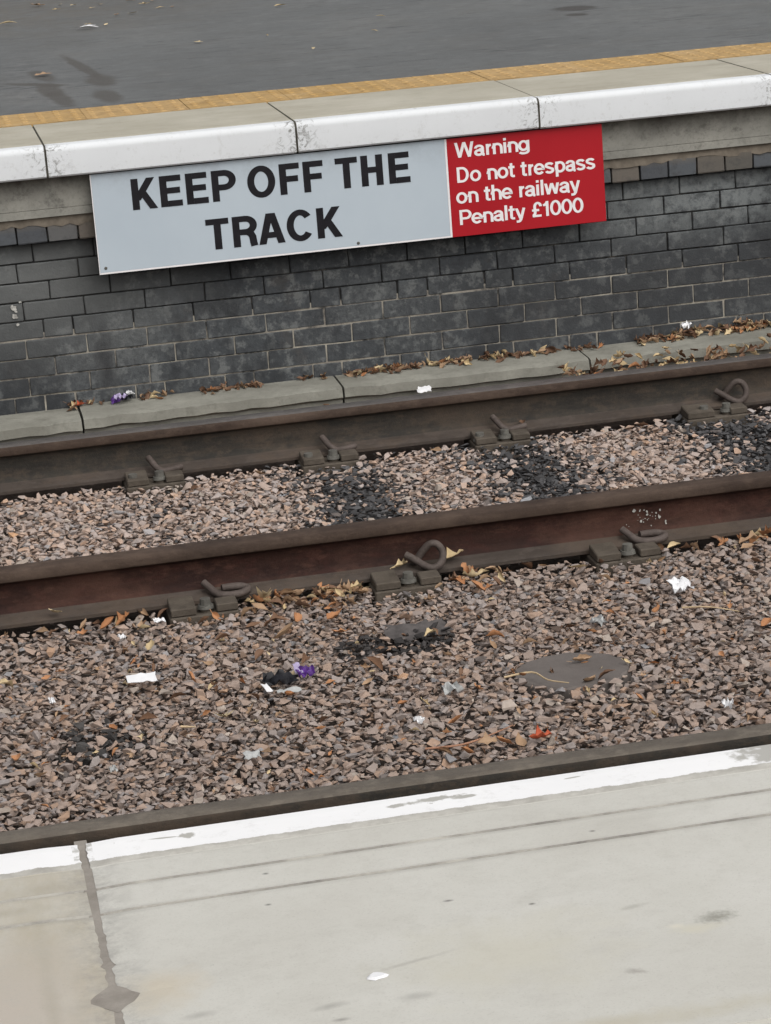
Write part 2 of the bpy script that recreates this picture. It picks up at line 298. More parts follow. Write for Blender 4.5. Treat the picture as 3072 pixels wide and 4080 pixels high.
# ------------------------------------------------------------------ mesh helpers
class MB:
    def __init__(s): s.v = []; s.f = []; s.mi = []
    def add(s, verts, faces, mi=0):
        o = len(s.v); s.v += [tuple(p) for p in verts]; s.f += [tuple(i+o for i in f) for f in faces]; s.mi += [mi]*len(faces); return s
    def box(s, x0, x1, y0, y1, z0, z1, mi=0, top=None):
        zt = top or (z1, z1, z1, z1)
        return s.add([(x0, y0, z0), (x1, y0, z0), (x1, y1, z0), (x0, y1, z0), (x0, y0, zt[0]), (x1, y0, zt[1]), (x1, y1, zt[2]), (x0, y1, zt[3])],
                     [(0, 3, 2, 1), (4, 5, 6, 7), (0, 1, 5, 4), (1, 2, 6, 5), (2, 3, 7, 6), (3, 0, 4, 7)], mi)
    def cyl(s, cx, cy, z0, z1, r, n=14, r1=None, mi=0):
        r1 = r if r1 is None else r1
        a = [2*math.pi*i/n for i in range(n)]
        return s.add([(cx+r*math.cos(t), cy+r*math.sin(t), z0) for t in a]+[(cx+r1*math.cos(t), cy+r1*math.sin(t), z1) for t in a],
                     [(i, (i+1) % n, n+(i+1) % n, n+i) for i in range(n)]+[tuple(range(n, 2*n)), tuple(range(n-1, -1, -1))], mi)
    def prof(s, prof, x0, x1, mis=None):
        """closed (y,z) profile, counter-clockwise seen from +x, pulled along x"""
        n = len(prof); o = len(s.v)
        s.v += [(x0, y, z) for y, z in prof]+[(x1, y, z) for y, z in prof]
        for i in range(n):
            s.f.append((o+i, o+n+i, o+n+(i+1) % n, o+(i+1) % n)); s.mi.append(mis[i] if mis else 0)
        s.f += [tuple(o+i for i in range(n)), tuple(o+n+i for i in range(n-1, -1, -1))]; s.mi += [0, 0]; return s
    def tube(s, pts, r, n=9, sub=5, taper=False, mi=0):
        p = [Vector(q) for q in pts]; q = []
        for i in range(len(p)-1):
            a, b, c, d = p[max(i-1, 0)], p[i], p[i+1], p[min(i+2, len(p)-1)]
            for j in range(sub):
                t = j/sub; q.append(.5*((2*b)+(c-a)*t+(2*a-5*b+4*c-d)*t*t+(3*b-a-3*c+d)*t**3))
        q.append(p[-1]); o = len(s.v); up = Vector((0, 0, 1)); m = len(q)
        for i, a in enumerate(q):
            d = (q[min(i+1, m-1)]-q[max(i-1, 0)]).normalized(); e = d.cross(up)
            if e.length < .05: e = d.cross(Vector((1, 0, 0)))
            e.normalize(); g = e.cross(d); up = g
            rr = r*(1-.6*i/m) if taper else r
            s.v += [tuple(a+rr*(math.cos(2*math.pi*j/n)*e+math.sin(2*math.pi*j/n)*g)) for j in range(n)]
        for i in range(m-1):
            for j in range(n):
                s.f.append((o+i*n+j, o+i*n+(j+1) % n, o+(i+1)*n+(j+1) % n, o+(i+1)*n+j)); s.mi.append(mi)
        s.f += [tuple(o+j for j in range(n-1, -1, -1)), tuple(o+(m-1)*n+j for j in range(n))]; s.mi += [mi, mi]; return s
    def mesh(s, name, mats, smooth=None, bev=0):
        me = bpy.data.meshes.new(name); me.from_pydata(s.v, [], s.f); me.update()
        for m in (mats if isinstance(mats, (list, tuple)) else [mats]): me.materials.append(m)
        me.polygons.foreach_set('material_index', s.mi)
        bm = bmesh.new(); bm.from_mesh(me); bmesh.ops.recalc_face_normals(bm, faces=bm.faces)
        if bev: bmesh.ops.bevel(bm, geom=bm.edges[:], offset=bev, segments=1, affect='EDGES', clamp_overlap=True)
        bm.to_mesh(me); bm.free()
        if smooth:
            me.polygons.foreach_set('use_smooth', [True]*len(me.polygons)); me.set_sharp_from_angle(angle=R(smooth))
        return me
    def build(s, name, mats, parent=None, smooth=None, bev=0, loc=None): return obj(name, s.mesh(name, mats, smooth, bev), parent, loc)
def obj(name, data, parent=None, loc=None, rot=None):
    o = bpy.data.objects.new(name, data); COL.objects.link(o)
    if parent: o.parent = parent
    if loc is not None: o.location = loc
    if rot is not None: o.rotation_euler = rot
    return o
def tag(o, label=None, cat=None, group=None, kind=None):
    for a, b in (('label', label), ('category', cat), ('group', group), ('kind', kind)):
        if b: o[a] = b
    return o
def empty(name, loc=(0, 0, 0)): return obj(name, None, None, loc)

ZP = .935            # platform tops
H = .07133           # one brick course
RT = .040            # top of the rails
YA, YB, YC = -.873, -2.377, -4.389
ZB = -.138           # ballast surface

# ------------------------------------------------------------------ setting: ballast bed
b = MB(); b.add([(-60, -6.6, -.185), (60, -6.6, -.185), (60, .15, -.185), (-60, .15, -.185)], [(0, 1, 2, 3)])
tag(b.build('ballast_bed', M_FINES), 'dark fines under the railway ballast', kind='structure')

# ------------------------------------------------------------------ far platform
b = MB(); ny = 26
b.box(-60, 60, .985, 40, .3, ZP-.004)
plat = b.build('platform_far', M_ASPH); tag(plat, 'grey asphalt surface of the opposite platform', kind='structure')
def nose(y0, yb, zb, zt, r, n=7):
    """front nose of a coping slab: closed profile"""
    p = [(yb, zb), (yb, zt)]
    for i in range(n+1):
        a = math.pi/2*(i/n); p.append((y0+r-r*math.sin(a), zt-r+r*math.cos(a)))
    p += [(y0, zb+.006), (y0+.006, zb)]
    return p
XJ, PIT_X = .834, .914
pf = nose(-.135, .560, .822, ZP, .024)
# two very shallow casting lines along the slab behind the nose
pf = pf[:2]+[(-.018, ZP), (-.020, ZP-.003), (-.024, ZP-.003), (-.026, ZP), (-.056, ZP), (-.058, ZP-.003), (-.062, ZP-.003), (-.064, ZP)]+pf[2:]
mis = []
for i in range(len(pf)):
    (ya, za), (yb_, zb_) = pf[i], pf[(i+1) % len(pf)]
    mis.append(1 if (ya+yb_)/2 < -.066 and not (abs(ya-yb_) > .1) or (ya < -.09 and abs(za-zb_) > .02) else 0)
base = MB().prof(pf, .004, PIT_X-.004, mis).mesh('coping_slab', [M_FCOPE, M_WHITE], 40)
for i in range(-6, 12):
    o = obj('coping_slab', base, plat, (XJ+i*PIT_X, random.uniform(-.002, .002), random.uniform(-.0015, .001)), (random.uniform(-.002, .002), 0, 0))
    b = MB(); x = XJ+i*PIT_X
    b.box(x-.0045, x+.0045, -.128, .555, .826, ZP-.006); b.build('mortar_joint', M_DIRT, plat)
# buff tactile tiles with offset rows of low domes
def tactile():
    b = MB(); b.box(.0012, .3988, 0, .385, -.05, 0)
    for j in range(6):
        for i in range(6):
            cx, cy = .033+.0667*i, .033+.064*j; n = 9
            a = [2*math.pi*q/n for q in range(n)]
            b.add([(cx+.0165*math.cos(t), cy+.0165*math.sin(t), -.0005) for t in a]+[(cx+.0115*math.cos(t), cy+.0115*math.sin(t), .0030) for t in a],
                  [(q, (q+1) % n, n+(q+1) % n, n+q) for q in range(n)]+[tuple(range(n, 2*n))])
    return b.mesh('tactile_tile', M_TACT)
tm = tactile(); x0 = P(343, 470, ZP)[0]
for i in range(-10, 22):
    obj('tactile_tile', tm, plat, (x0+.4*i, .574+random.uniform(-.003, .003), ZP+random.uniform(0, .002)))
b = MB(); b.box(-12, 16, .559, .990, .60, ZP-.010); b.build('tile_bedding', M_DIRT, plat)

# ------------------------------------------------------------------ brick wall under it
wall = empty('platform_wall', (0, 0, -.1)); tag(wall, 'dark blue-grey brick platform wall with concrete beam under the white coping', 'wall')
def wobj(name, data, loc, rot=None): return obj(name, data, wall, (loc[0], loc[1], loc[2]+.1), rot)
BX0, BX1 = -.35, 4.75
JOINTS = {-1: None, 0: .6908, 1: .794, 2: .694, 3: None, 4: .699, 5: .802, 6: .691, 7: .756}
FLEM = [.743, .856, 1.083, 1.193, 1.422, 1.533, 1.758, 1.871, 2.097, 2.209, 2.435, 2.544, 2.765, 2.877]
C3 = [.765, .876, 1.1, 1.325, 1.549, 1.77, 1.886, 2.105, 2.222, 2.446, 2.557, 2.781]
def course(k, lo, hi):
    if JOINTS[k] is not None:
        p = JOINTS[k]; n0 = math.ceil((lo-p)/.225); return [p+.225*i for i in range(n0, int((hi-p)/.225)+1)]
    src = FLEM if k == -1 else C3; out = list(src); step = (.225, .1125)
    i = 1
    while out[0] > lo: out.insert(0, out[0]-step[i % 2 if k == -1 else 0]); i += 1
    i = 0
    while out[-1] < hi: out.append(out[-1]+step[i % 2 if k == -1 else 0]); i += 1
    return [x for x in out if lo <= x <= hi]
_bm = {}
def brick_mesh(L, h, d, m, v):
    key = (round(L, 3), round(h, 4), m.name, v)
    if key not in _bm:
        b = MB(); b.box(-L/2, L/2, 0, d, -h/2, h/2); me = b.mesh('brick', m, None, .0028)
        r = random.Random(len(_bm)+77)
        for q in me.vertices: q.co += Vector((r.uniform(-.0015, .0015), r.uniform(-.001, .001), r.uniform(-.0015, .0015)))
        _bm[key] = me
    return _bm[key]
far_bricks = MB()
for kq in range(-1, 8):
    js = course(kq, -6, 11)
    for a, c_ in zip(js[:-1], js[1:]):
        L = c_-a-.0058; zc = (kq+.5)*H; hh = H-.0048
        if a >= BX0 and c_ <= BX1:
            pr = random.uniform(-.0025, .002)
            wobj('brick', brick_mesh(round(L*400)/400, hh, .09, M_BRICK, random.randrange(4)), ((a+c_)/2, pr, zc), (random.uniform(-.006, .006), random.uniform(-.004, .004), random.uniform(-.006, .006)))
        else: far_bricks.box(a+.005, c_-.005, 0, .08, zc-hh/2, zc+hh/2)
n = 0; x = .702-.1125*48
while x < 10:
    L = .1125-.006
    if BX0 <= x and x+.1125 <= BX1:
        wobj('corbel_brick', brick_mesh(L, .068, .1, M_CORBEL, random.randrange(4)), (x+.056, -.046+random.uniform(-.003, .002), .612+random.uniform(-.0015, .0015)), (0, random.uniform(-.012, .012), random.uniform(-.01, .01)))
    else: far_bricks.box(x+.003, x+.109, -.046, .06, .578, .646)
    x += .1125
o = far_bricks.build('bricks_beyond', M_BRICK, None); o.parent = wall; o.location = (0, 0, .1); o['kind'] = 'stuff'
b = MB(); b.box(-6, 11, .0040, .16, -.20, 3.3*H); o = b.build('mortar', M_MORTARP, wall, loc=(0, 0, .1))
b = MB(); b.box(-6, 11, .0085, .16, 3.3*H+.0004, 8*H+.004); b.build('mortar', M_MORTAR, wall, loc=(0, 0, .1))
b = MB(); b.box(-6, 11, -.030, .10, 8*H+.012, .652); b.build('mortar', M_MORTAR, wall, loc=(0, 0, .1))
# ragged mortar bed squeezed out between headers and beam
b = MB(); r = random.Random(4); xs = np.arange(-6, 11, .03)
lo = [.6465-.014*max(0, math.sin(x*2.3)+math.sin(x*7.1)*.6+r.uniform(-.5, .5)) for x in xs]
vt = [(x, -.0485+r.uniform(-.001, .001), l) for x, l in zip(xs, lo)]+[(x, -.0475, .6685) for x in xs]; m = len(xs)
b.add(vt, [(i, i+1, m+i+1, m+i) for i in range(m-1)])
b.add([(x, -.0480, .6685) for x in (-6, 11)]+[(x, .08, .6685) for x in (11, -6)], [(0, 1, 2, 3)])
k_ = plain('mortar_smear', (.17, .145, .115, 1), .3, 25, .95); b.build('mortar_bed', k_, wall, loc=(0, 0, .1))
# concrete beam in lengths with a dropped lip
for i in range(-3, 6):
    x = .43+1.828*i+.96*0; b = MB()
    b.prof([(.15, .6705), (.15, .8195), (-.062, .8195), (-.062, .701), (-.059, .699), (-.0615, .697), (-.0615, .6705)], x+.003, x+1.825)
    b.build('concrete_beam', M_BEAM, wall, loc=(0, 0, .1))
# paint splash on a brick and a drip stain
b = MB(); q = P(0, 0, y=0)
for (u, v, rr) in ((55, 1228, .011), (62, 1240, .007), (48, 1222, .007), (58, 1260, .010), (66, 1264, .006), (73, 1293, .006), (80, 1203, .005)):
    q = P(u, v, y=-.004); n = 9; rd = [rr*random.uniform(.6, 1.3) for _ in range(n)]
    b.add([(q[0]+rd[i]*math.cos(i*6.283/n), -.0052-.0003*len(b.f), q[2]+rd[i]*.8*math.sin(i*6.283/n)) for i in range(n)], [tuple(range(n))])
b.build('paint_splash', M_DROP, wall, loc=(0, 0, .1))

# ------------------------------------------------------------------ kerb of concrete slabs at the wall foot
kerb = empty('concrete_kerb', (0, -.1, -.1)); tag(kerb, 'grey concrete edging slabs laid along the foot of the brick wall', 'kerb')
kj = [PD(178, 905, -.06)[0], PD(742, 840, -.06)[0], PD(1280, 782, -.06)[0]]
kj = [kj[0]-1.83, kj[0]-.915]+kj+[kj[2]+.914*i for i in range(1, 6)]
for i, (a, c_) in enumerate(zip(kj[:-1], kj[1:])):
    b = MB(); nx = 14; xs = [a+.004+(c_-a-.008)*j/nx for j in range(nx+1)]; r = random.Random(i+20)
    dz = r.uniform(-.004, .004); rows = []
    for j, x in enumerate(xs):
        e = r.uniform(-.003, .003); ch = .012 if j in (0, nx) else 0
        rows.append([(x, -.004, -.14), (x, -.004, -.055+dz), (x, -.195+e+ch, -.058+dz), (x, -.210+e+ch*.7, -.064+dz+e), (x, -.212+e, -.098+dz+e), (x, -.19, -.104), (x, -.19, -.14)])
    nn = 7; b.v = [p for rw in rows for p in rw]
    for j in range(nx):
        for q in range(nn): b.f.append((j*nn+q, (j+1)*nn+q, (j+1)*nn+(q+1) % nn, j*nn+(q+1) % nn))
    b.f += [tuple(range(nn)), tuple(nx*nn+q for q in range(nn-1, -1, -1))]; b.mi = [0]*len(b.f)
    o = b.build('edging_slab', M_KERB, None, 35); o.parent = kerb; o.location = (0, .1, .1)

# ------------------------------------------------------------------ rails
HALF = [(.0699, 0), (.0699, .010), (.0665, .0125), (.035, .0215), (.022, .0285), (.0145, .038), (.0108, .052), (.0100, .080), (.0108, .104), (.0150, .1130), (.030, .1215), (.0338, .1245), (.0352, .1295), (.0352, .1475), (.0325, .1535), (.0265, .1570), (.014, .1585)]
PROF = HALF+[(-y, z) for y, z in reversed(HALF)]
def rail(yc, mats, label, x0=-14, x1=20):
    b = MB(); nH = len(HALF); mis = []
    for i in range(len(PROF)):
        (ya, za), (yb_, zb_) = PROF[i], PROF[(i+1) % len(PROF)]; zm = (za+zb_)/2; ym = abs(ya+yb_)/2
        mis.append(0 if zm > .1545 else 1 if zm > .122 else 3 if zm < .032 else 2)
    b.prof([(yc+y, RT-.1585+z) for y, z in PROF], x0, x1, mis)
    o = b.build('rail', mats, None, 32); tag(o, label, 'rail', 'running rails'); return o
railA = rail(YA, [M_TOP, M_HEADS, M_WEBD, M_FOOT], 'dark brown steel rail running beside the concrete edging of the brick wall')
railB = rail(YB, [M_HEADS, M_HEADS, M_WEB, M_FOOT], 'rusty rail with reddish brown web between the two beds of ballast')
railC = rail(YC, [M_TOPC, M_WEBD, M_WEBD, M_FOOT], 'dark greasy rail showing only its head above the white platform edge')
b = MB(); r = random.Random(3)
for i in range(48):
    u, v = PD(r.gauss(1398, 20), r.uniform(1075, 1138), y=YB-.012)[[0, 2]]
    if v > -.02: 
        continue
    rr = .0012+.0042*r.random()**2.5; n = 7; yy = -.0135 if v > -.07 else -.030
    b.add([(u+rr*r.uniform(.5, 1.4)*math.cos(t*6.283/n), YB+yy-.0003*i/10-(0 if v > -.07 else .02), v+rr*1.2*math.sin(t*6.283/n)+(0 if v > -.07 else .012)) for t in range(n)], [tuple(range(n))])
b.build('bird_dropping', M_DROP, railB)['kind'] = 'stuff'

# ------------------------------------------------------------------ rail fastenings
FZ = RT-.1585                                    # underside of the foot
def fastening(px, py, yr, bolts, clip, label, nudge=0, plate=(-.105, .095)):
    ye = yr-.070; p = P(px, py, FZ+.005); X = p[0]+nudge
    t = empty('rail_fastening', (X, ye, FZ-.03)); tag(t, label, 'rail fastening', 'cast fastenings along the rails')
    z = .03                                       # foot underside in local z
    b = MB(); b.box(plate[0], plate[1], -.095, .10, -.03, z-.004); b.build('base_plate', M_IRON, t, bev=.004)
    b = MB(); b.box(plate[0]+.004, -.028, -.092, -.003, z-.003, z+.02, top=(z+.020, z+.020, z+.030, z+.030)); b.build('shoulder', M_IRON, t, bev=.003)
    b = MB(); b.box(.030, plate[1]-.003, -.090, -.028, z-.003, z+.02, top=(z+.020, z+.020, z+.022, z+.022)); b.build('shoulder', M_IRON, t, bev=.003)
    for bx in bolts:
        b = MB(); by = -.060; b.cyl(bx, by, z+.006, z+.016, .0245, 18, .021); o = b.build('bolt', M_BOLT, t, 40)
        b = MB(); b.cyl(bx, by, z+.014, z+.034, .0165, 10, .015); b.build('bolt_head', M_BOLT, o, 20)
        b = MB(); b.cyl(bx, by, z-.004, z+.006, .019, 14); b.build('spike_collar', M_IRON, o, 40)
    if clip == 'loop':
        pts = [(.014, .030, z+.060), (.040, .012, z+.044), (.066, -.006, z+.027), (.090, -.012, z+.022), (.113, -.006, z+.036), (.119, .004, z+.062), (.106, .012, z+.084), (.086, .018, z+.086), (.066, .024, z+.068), (.050, .030, z+.046), (.034, .034, z+.030)]
    elif clip == 'flat':
        pts = [(.012, .036, z+.052), (.026, .020, z+.040), (.044, -.004, z+.026), (.070, -.018, z+.022), (.105, -.018, z+.022), (.130, -.004, z+.024), (.134, .014, z+.026), (.118, .026, z+.030), (.088, .026, z+.032), (.062, .022, z+.032)]
    else:
        pts = [(-.012, .030, z+.062), (-.004, .012, z+.052), (.010, -.012, z+.034), (.028, -.024, z+.024), (.052, -.022, z+.024), (.078, -.016, z+.026), (.096, -.006, z+.026)]
    b = MB(); b.tube(pts, .0108, 10, 6); b.build('spring_clip', M_CLIP, t, 60)
    return t
fastening(1623, 2312, YB, [0], 'loop', 'red rusty rail fastening with upright looped spring clip and a dry leaf on its bolt')
fastening(804, 2394, YB, [.002], 'flat', 'fastening with low hooked clip on the red rusty rail, cream leaves lying right of it')
fastening(2464, 2170, YB, [0], 'flat', 'fastening with bent clip on the red rusty rail just below the white bird droppings')
fastening(630, 1901, YA, [-.078, .012], 'short', 'two-bolt fastening with short bent clip on pale clean ballast beside the wall-side rail', -.01)
fastening(1323, 1816, YA, [-.078, .008], 'short', 'two-bolt fastening with bent clip beside the wall-side rail, dark stones reaching from it', -.01)
fastening(1992, 1723, YA, [-.080, .008], 'short', 'two-bolt fastening half covered by stones beside the wall-side rail', -.01)
fastening(2850, 1628, YA, [-.058, .024], 'loop', 'two-bolt fastening with round pigtail clip on the wall-side rail', 0, (-.13, .095))

# ------------------------------------------------------------------ round concrete pad in the ballast
pc = P(2280, 2668, -.134)
b = MB(); n = 30; rd = [.142*(1+.03*math.sin(3*i)+random.uniform(-.03, .03)) for i in range(n)]
ring = [(pc[0]+rd[i]*1.06*math.cos(i*2*math.pi/n), pc[1]+rd[i]*.97*math.sin(i*2*math.pi/n)) for i in range(n)]
b.add([(x, y, -.175) for x, y in ring]+[(x, y, -.139) for x, y in ring]+[(pc[0]+(x-pc[0])*.96, pc[1]+(y-pc[1])*.96, -.134) for x, y in ring],
      [(i, (i+1) % n, n+(i+1) % n, n+i) for i in range(n)]+[(n+i, n+(i+1) % n, 2*n+(i+1) % n, 2*n+i) for i in range(n)]+[tuple(range(2*n, 3*n))])
tag(b.build('concrete_pad', M_DISC), 'smooth round grey concrete pad half buried in the ballast', 'concrete pad')

# ------------------------------------------------------------------ ballast stones, dropped one by one on a height map
FX0, FX1, FY0, FY1, CELL = -.15, 4.05, -4.55, -.19, .005
nxg, nyg = int((FX1-FX0)/CELL), int((FY1-FY0)/CELL)
gx = FX0+(np.arange(nxg)+.5)*CELL; gy = FY0+(np.arange(nyg)+.5)*CELL
HM = np.full((nxg, nyg), -.172)
HM += (.006*np.sin(gx*3.1)[:, None]*np.cos(gy*2.7)[None, :]+.004*np.sin(gx*9+1)[:, None]*np.sin(gy*8)[None, :])
HM += np.where((gy > -.80), .018, 0)[None, :]
for yr in (YA, YB, YC): HM[:, np.abs(gy-yr) < .066] = 1
def block(x0, x1, y0, y1, val=1):
    HM[np.ix_((gx > x0) & (gx < x1), (gy > y0) & (gy < y1))] = val
plates = [o for o in COL.objects if o.name.startswith('rail_fastening')]
for o in plates: block(o.location.x-.10, o.location.x+.09, o.location.y-.085, o.location.y+.02)
dd = ((gx-pc[0])/.136)[:, None]**2+((gy-pc[1])/.124)[None, :]**2; HM[dd < 1] = 1; HM[(dd >= 1) & (dd < 1.36)] = -.137
shapes = []
for s_ in range(40):
    bm = bmesh.new(); r = random.Random(100+s_)
    sx, sy, sz = 1, r.uniform(.55, .88), r.uniform(.26, .50)
    for i in range(8):
        v = Vector((r.gauss(0, 1), r.gauss(0, 1), r.gauss(0, 1))).normalized()*r.uniform(.82, 1.1); bm.verts.new((v.x*sx, v.y*sy, v.z*sz))
    g = bmesh.ops.convex_hull(bm, input=bm.verts[:]); bmesh.ops.delete(bm, geom=[e for e in g['geom_interior'] if isinstance(e, bmesh.types.BMVert)], context='VERTS')
    bmesh.ops.triangulate(bm, faces=bm.faces[:]); bm.verts.ensure_lookup_table(); bm.verts.index_update()
    V = np.array([v.co[:] for v in bm.verts]); F = np.array([[v.index for v in f.verts] for f in bm.faces]); bm.free(); shapes.append((V, F, sy, sz))
NST = 90000
allv, allf, allc = [], [], []; off = 0
sleepers = [o.location.x for o in plates if o.location.y > -1.2]
rad_cache = {}
def mask_of(ra):
    q = max(2, int(round(ra/CELL)))
    if q not in rad_cache:
        g = np.arange(-q, q+1); rr = (g[:, None]**2+g[None, :]**2)/(q+.5)**2
        rad_cache[q] = (q, rr < 1, np.sqrt(np.clip(1-rr, 0, 1)))
    return rad_cache[q]
U = rng.random((NST, 16)); G = rng.normal(size=(NST, 6))
placed = 0
for i in range(NST):
    u = U[i]; g = G[i]
    a = min(.026, max(.0065, .0122*math.exp(.36*g[0])))                  # half length
    V, F, sy, sz = shapes[int(u[0]*40)]
    q, mk, dome = mask_of(a*.80); best = None
    for c_ in range(4):
        ix = int(q+u[1+2*c_]*(nxg-2*q-1)); iy = int(q+u[2+2*c_]*(nyg-2*q-1))
        patch = HM[ix-q:ix+q+1, iy-q:iy+q+1]
        h = patch[mk]; 
        if h.max() > .5: continue
        h = h.mean()*.45+h.max()*.55
        if best is None or h < best[0]: best = (h, ix, iy)
    if best is None: continue
    h, ix, iy = best; x, y = gx[ix], gy[iy]
    if h > -.128+(.012 if y > -.8 else 0): continue
    th = a*sz; zc = h+th*.62
    patch = HM[ix-q:ix+q+1, iy-q:iy+q+1]; np.maximum(patch, np.where(mk, zc+th*.9*dome, -9), out=patch)
    yaw = u[10]*6.283; tx, ty = g[1]*.24, g[2]*.24
    cz, sn = math.cos(yaw), math.sin(yaw); Rz = np.array([[cz, -sn, 0], [sn, cz, 0], [0, 0, 1]])
    Rx = np.array([[1, 0, 0], [0, math.cos(tx), -math.sin(tx)], [0, math.sin(tx), math.cos(tx)]]); Ry = np.array([[math.cos(ty), 0, math.sin(ty)], [0, 1, 0], [-math.sin(ty), 0, math.cos(ty)]])
    allv.append((V*a)@(Rx@Ry@Rz).T+np.array([x, y, zc])); allf.append(F+off); off += len(V)
    # the stone's own colour: pinkish grey-brown granite, some pale, some black along the sleepers
    t = .5+.19*g[3]; col = np.array([.350, .278, .238])*(.86+.28*max(0, min(1.1, t)))
    col = col*(1+.07*np.array([g[4], 0, -g[4]]))
    if y > YB: col = col*1.24
    if u[11] < .05: col = np.array([.42, .36, .31])*(.8+.3*u[12])
    elif u[11] < .075: col = np.array([.15, .13, .12])*(.7+.6*u[12])
    if YB < y < YA:
        for si, xs_ in enumerate(sleepers):
            d = abs(x-xs_-.03+.03*(y-YB)-.02*math.sin(y*5+si)); wdt = (.10, .17, .18, .22)[si]; st = (.40, .88, .90, .92)[si]*(1 if d < wdt*.6 else .6)
            if si == 0 and y > -1.75: st = .12
            if si == 1 and y > -1.25: st = .5
            if d < wdt*(1+.35*g[5]) and u[13] < st: col = np.array([.075, .074, .076])*(.6+.8*u[12])
    elif y < YB:
        if ((x-.63)/.12)**2+((y+3.42)/.12)**2 < 1+.4*g[5] and u[13] < .55: col = np.array([.055, .052, .05])*(.7+.7*u[12])
        if ((x-1.02)/.16)**2+((y+4.25)/.10)**2 < 1+.4*g[5] and u[13] < .5: col = np.array([.06, .057, .053])*(.7+.7*u[12])
        if ((x-1.47)/.17)**2+((y+2.96)/.09)**2 < 1 and u[13] < .75: col = np.array([.05, .046, .045])*(.7+.6*u[12])
    allc.append(np.repeat(np.append(col, 1)[None], len(V), 0)); placed += 1
VV = np.concatenate(allv).astype(np.float32); FF = np.concatenate(allf).astype(np.int32); CC = np.concatenate(allc).astype(np.float32)
me = bpy.data.meshes.new('ballast_stones'); me.vertices.add(len(VV)); me.loops.add(FF.size); me.polygons.add(len(FF))
me.vertices.foreach_set('co', VV.ravel()); me.loops.foreach_set('vertex_index', FF.ravel()); me.polygons.foreach_set('loop_start', np.arange(0, FF.size, 3, dtype=np.int32))
me.update(calc_edges=True); at = me.attributes.new('tint', 'FLOAT_COLOR', 'POINT'); at.data.foreach_set('color', CC.ravel()); me.materials.append(M_STONE); me.validate(); me.shade_flat()
print('stones', placed, 'tris', len(FF))
for i, dx in enumerate((0, -(FX1-FX0), (FX1-FX0))):
    tag(obj('ballast_stones', me, None, (dx, 0, 0)), 'pinkish brown crushed stone ballast filling the space around the rails', 'ballast', kind='stuff')
def surf(x, y):
    ix = int((x-FX0)/CELL); iy = int((y-FY0)/CELL)
    if 4 <= ix < nxg-4 and 4 <= iy < nyg-4:
        p = HM[ix-3:ix+4, iy-3:iy+4]; p = p[p < .5]
        if p.size: return float(p.max()*.6+p.mean()*.4)
    return ZB

# ------------------------------------------------------------------ sign
YS = -.112
sign = empty('warning_sign', (1.95, -.06, .45)); tag(sign, 'long grey and red trespass warning sign fixed under the white platform edge', 'sign')
def sp(mb, name, mats, parent=sign, **kw):
    o = mb.build(name, mats, None, **kw); o.parent = parent
    o.location = (-1.95, .06, -.45) if parent == sign else (0, 0, 0); return o
SX0, SXM, SX1, SZ0, SZ1 = .988, 2.305, 2.906, .447, .816
b = MB(); b.box(SX0, SX1, YS+.003, YS+.016, SZ0, SZ1); sp(b, 'backing_board', M_SBACK)
for x in (1.25, 1.95, 2.65):
    b = MB(); b.box(x-.02, x+.02, YS+.016, -.0625, .70, .81); sp(b, 'bracket', M_SBACK)
b = MB(); b.box(SX0+.0005, SXM-.004, YS, YS+.0028, SZ0+.007, SZ1-.001); gp = sp(b, 'grey_panel', M_SGREY)
b = MB(); b.box(SXM+.0045, SX1-.0005, YS, YS+.0028, SZ0+.0005, SZ1-.001); rp = sp(b, 'red_panel', M_SRED)
b = MB(); b.box(SX0+.0005, SXM-.004, YS-.0004, YS+.0028, SZ0+.0005, SZ0+.0065); sp(b, 'white_border', M_SWHITE)
b = MB(); b.box(SXM-.0035, SXM+.004, YS-.0004, YS+.0028, SZ0+.0005, SZ1-.001); sp(b, 'white_border', M_SWHITE)
b = MB(); b.box(SX0-.003, SX0, YS-.0004, YS+.006, SZ0, SZ1-.001); sp(b, 'white_border', M_SWHITE)
for (u, v) in ((422, 1069), (1428, 969)):
    q = P(u, v, y=YS); b = MB(); n = 10
    b.add([(q[0]+.006*math.cos(t*6.283/n), YS-.0002, q[2]+.006*math.sin(t*6.283/n)) for t in range(n)]+[(q[0]+.004*math.cos(t*6.283/n), YS-.003, q[2]+.004*math.sin(t*6.283/n)) for t in range(n)],
          [(i, (i+1) % n, n+(i+1) % n, n+i) for i in range(n)]+[tuple(range(n, 2*n))]); sp(b, 'screw', M_BOLT)
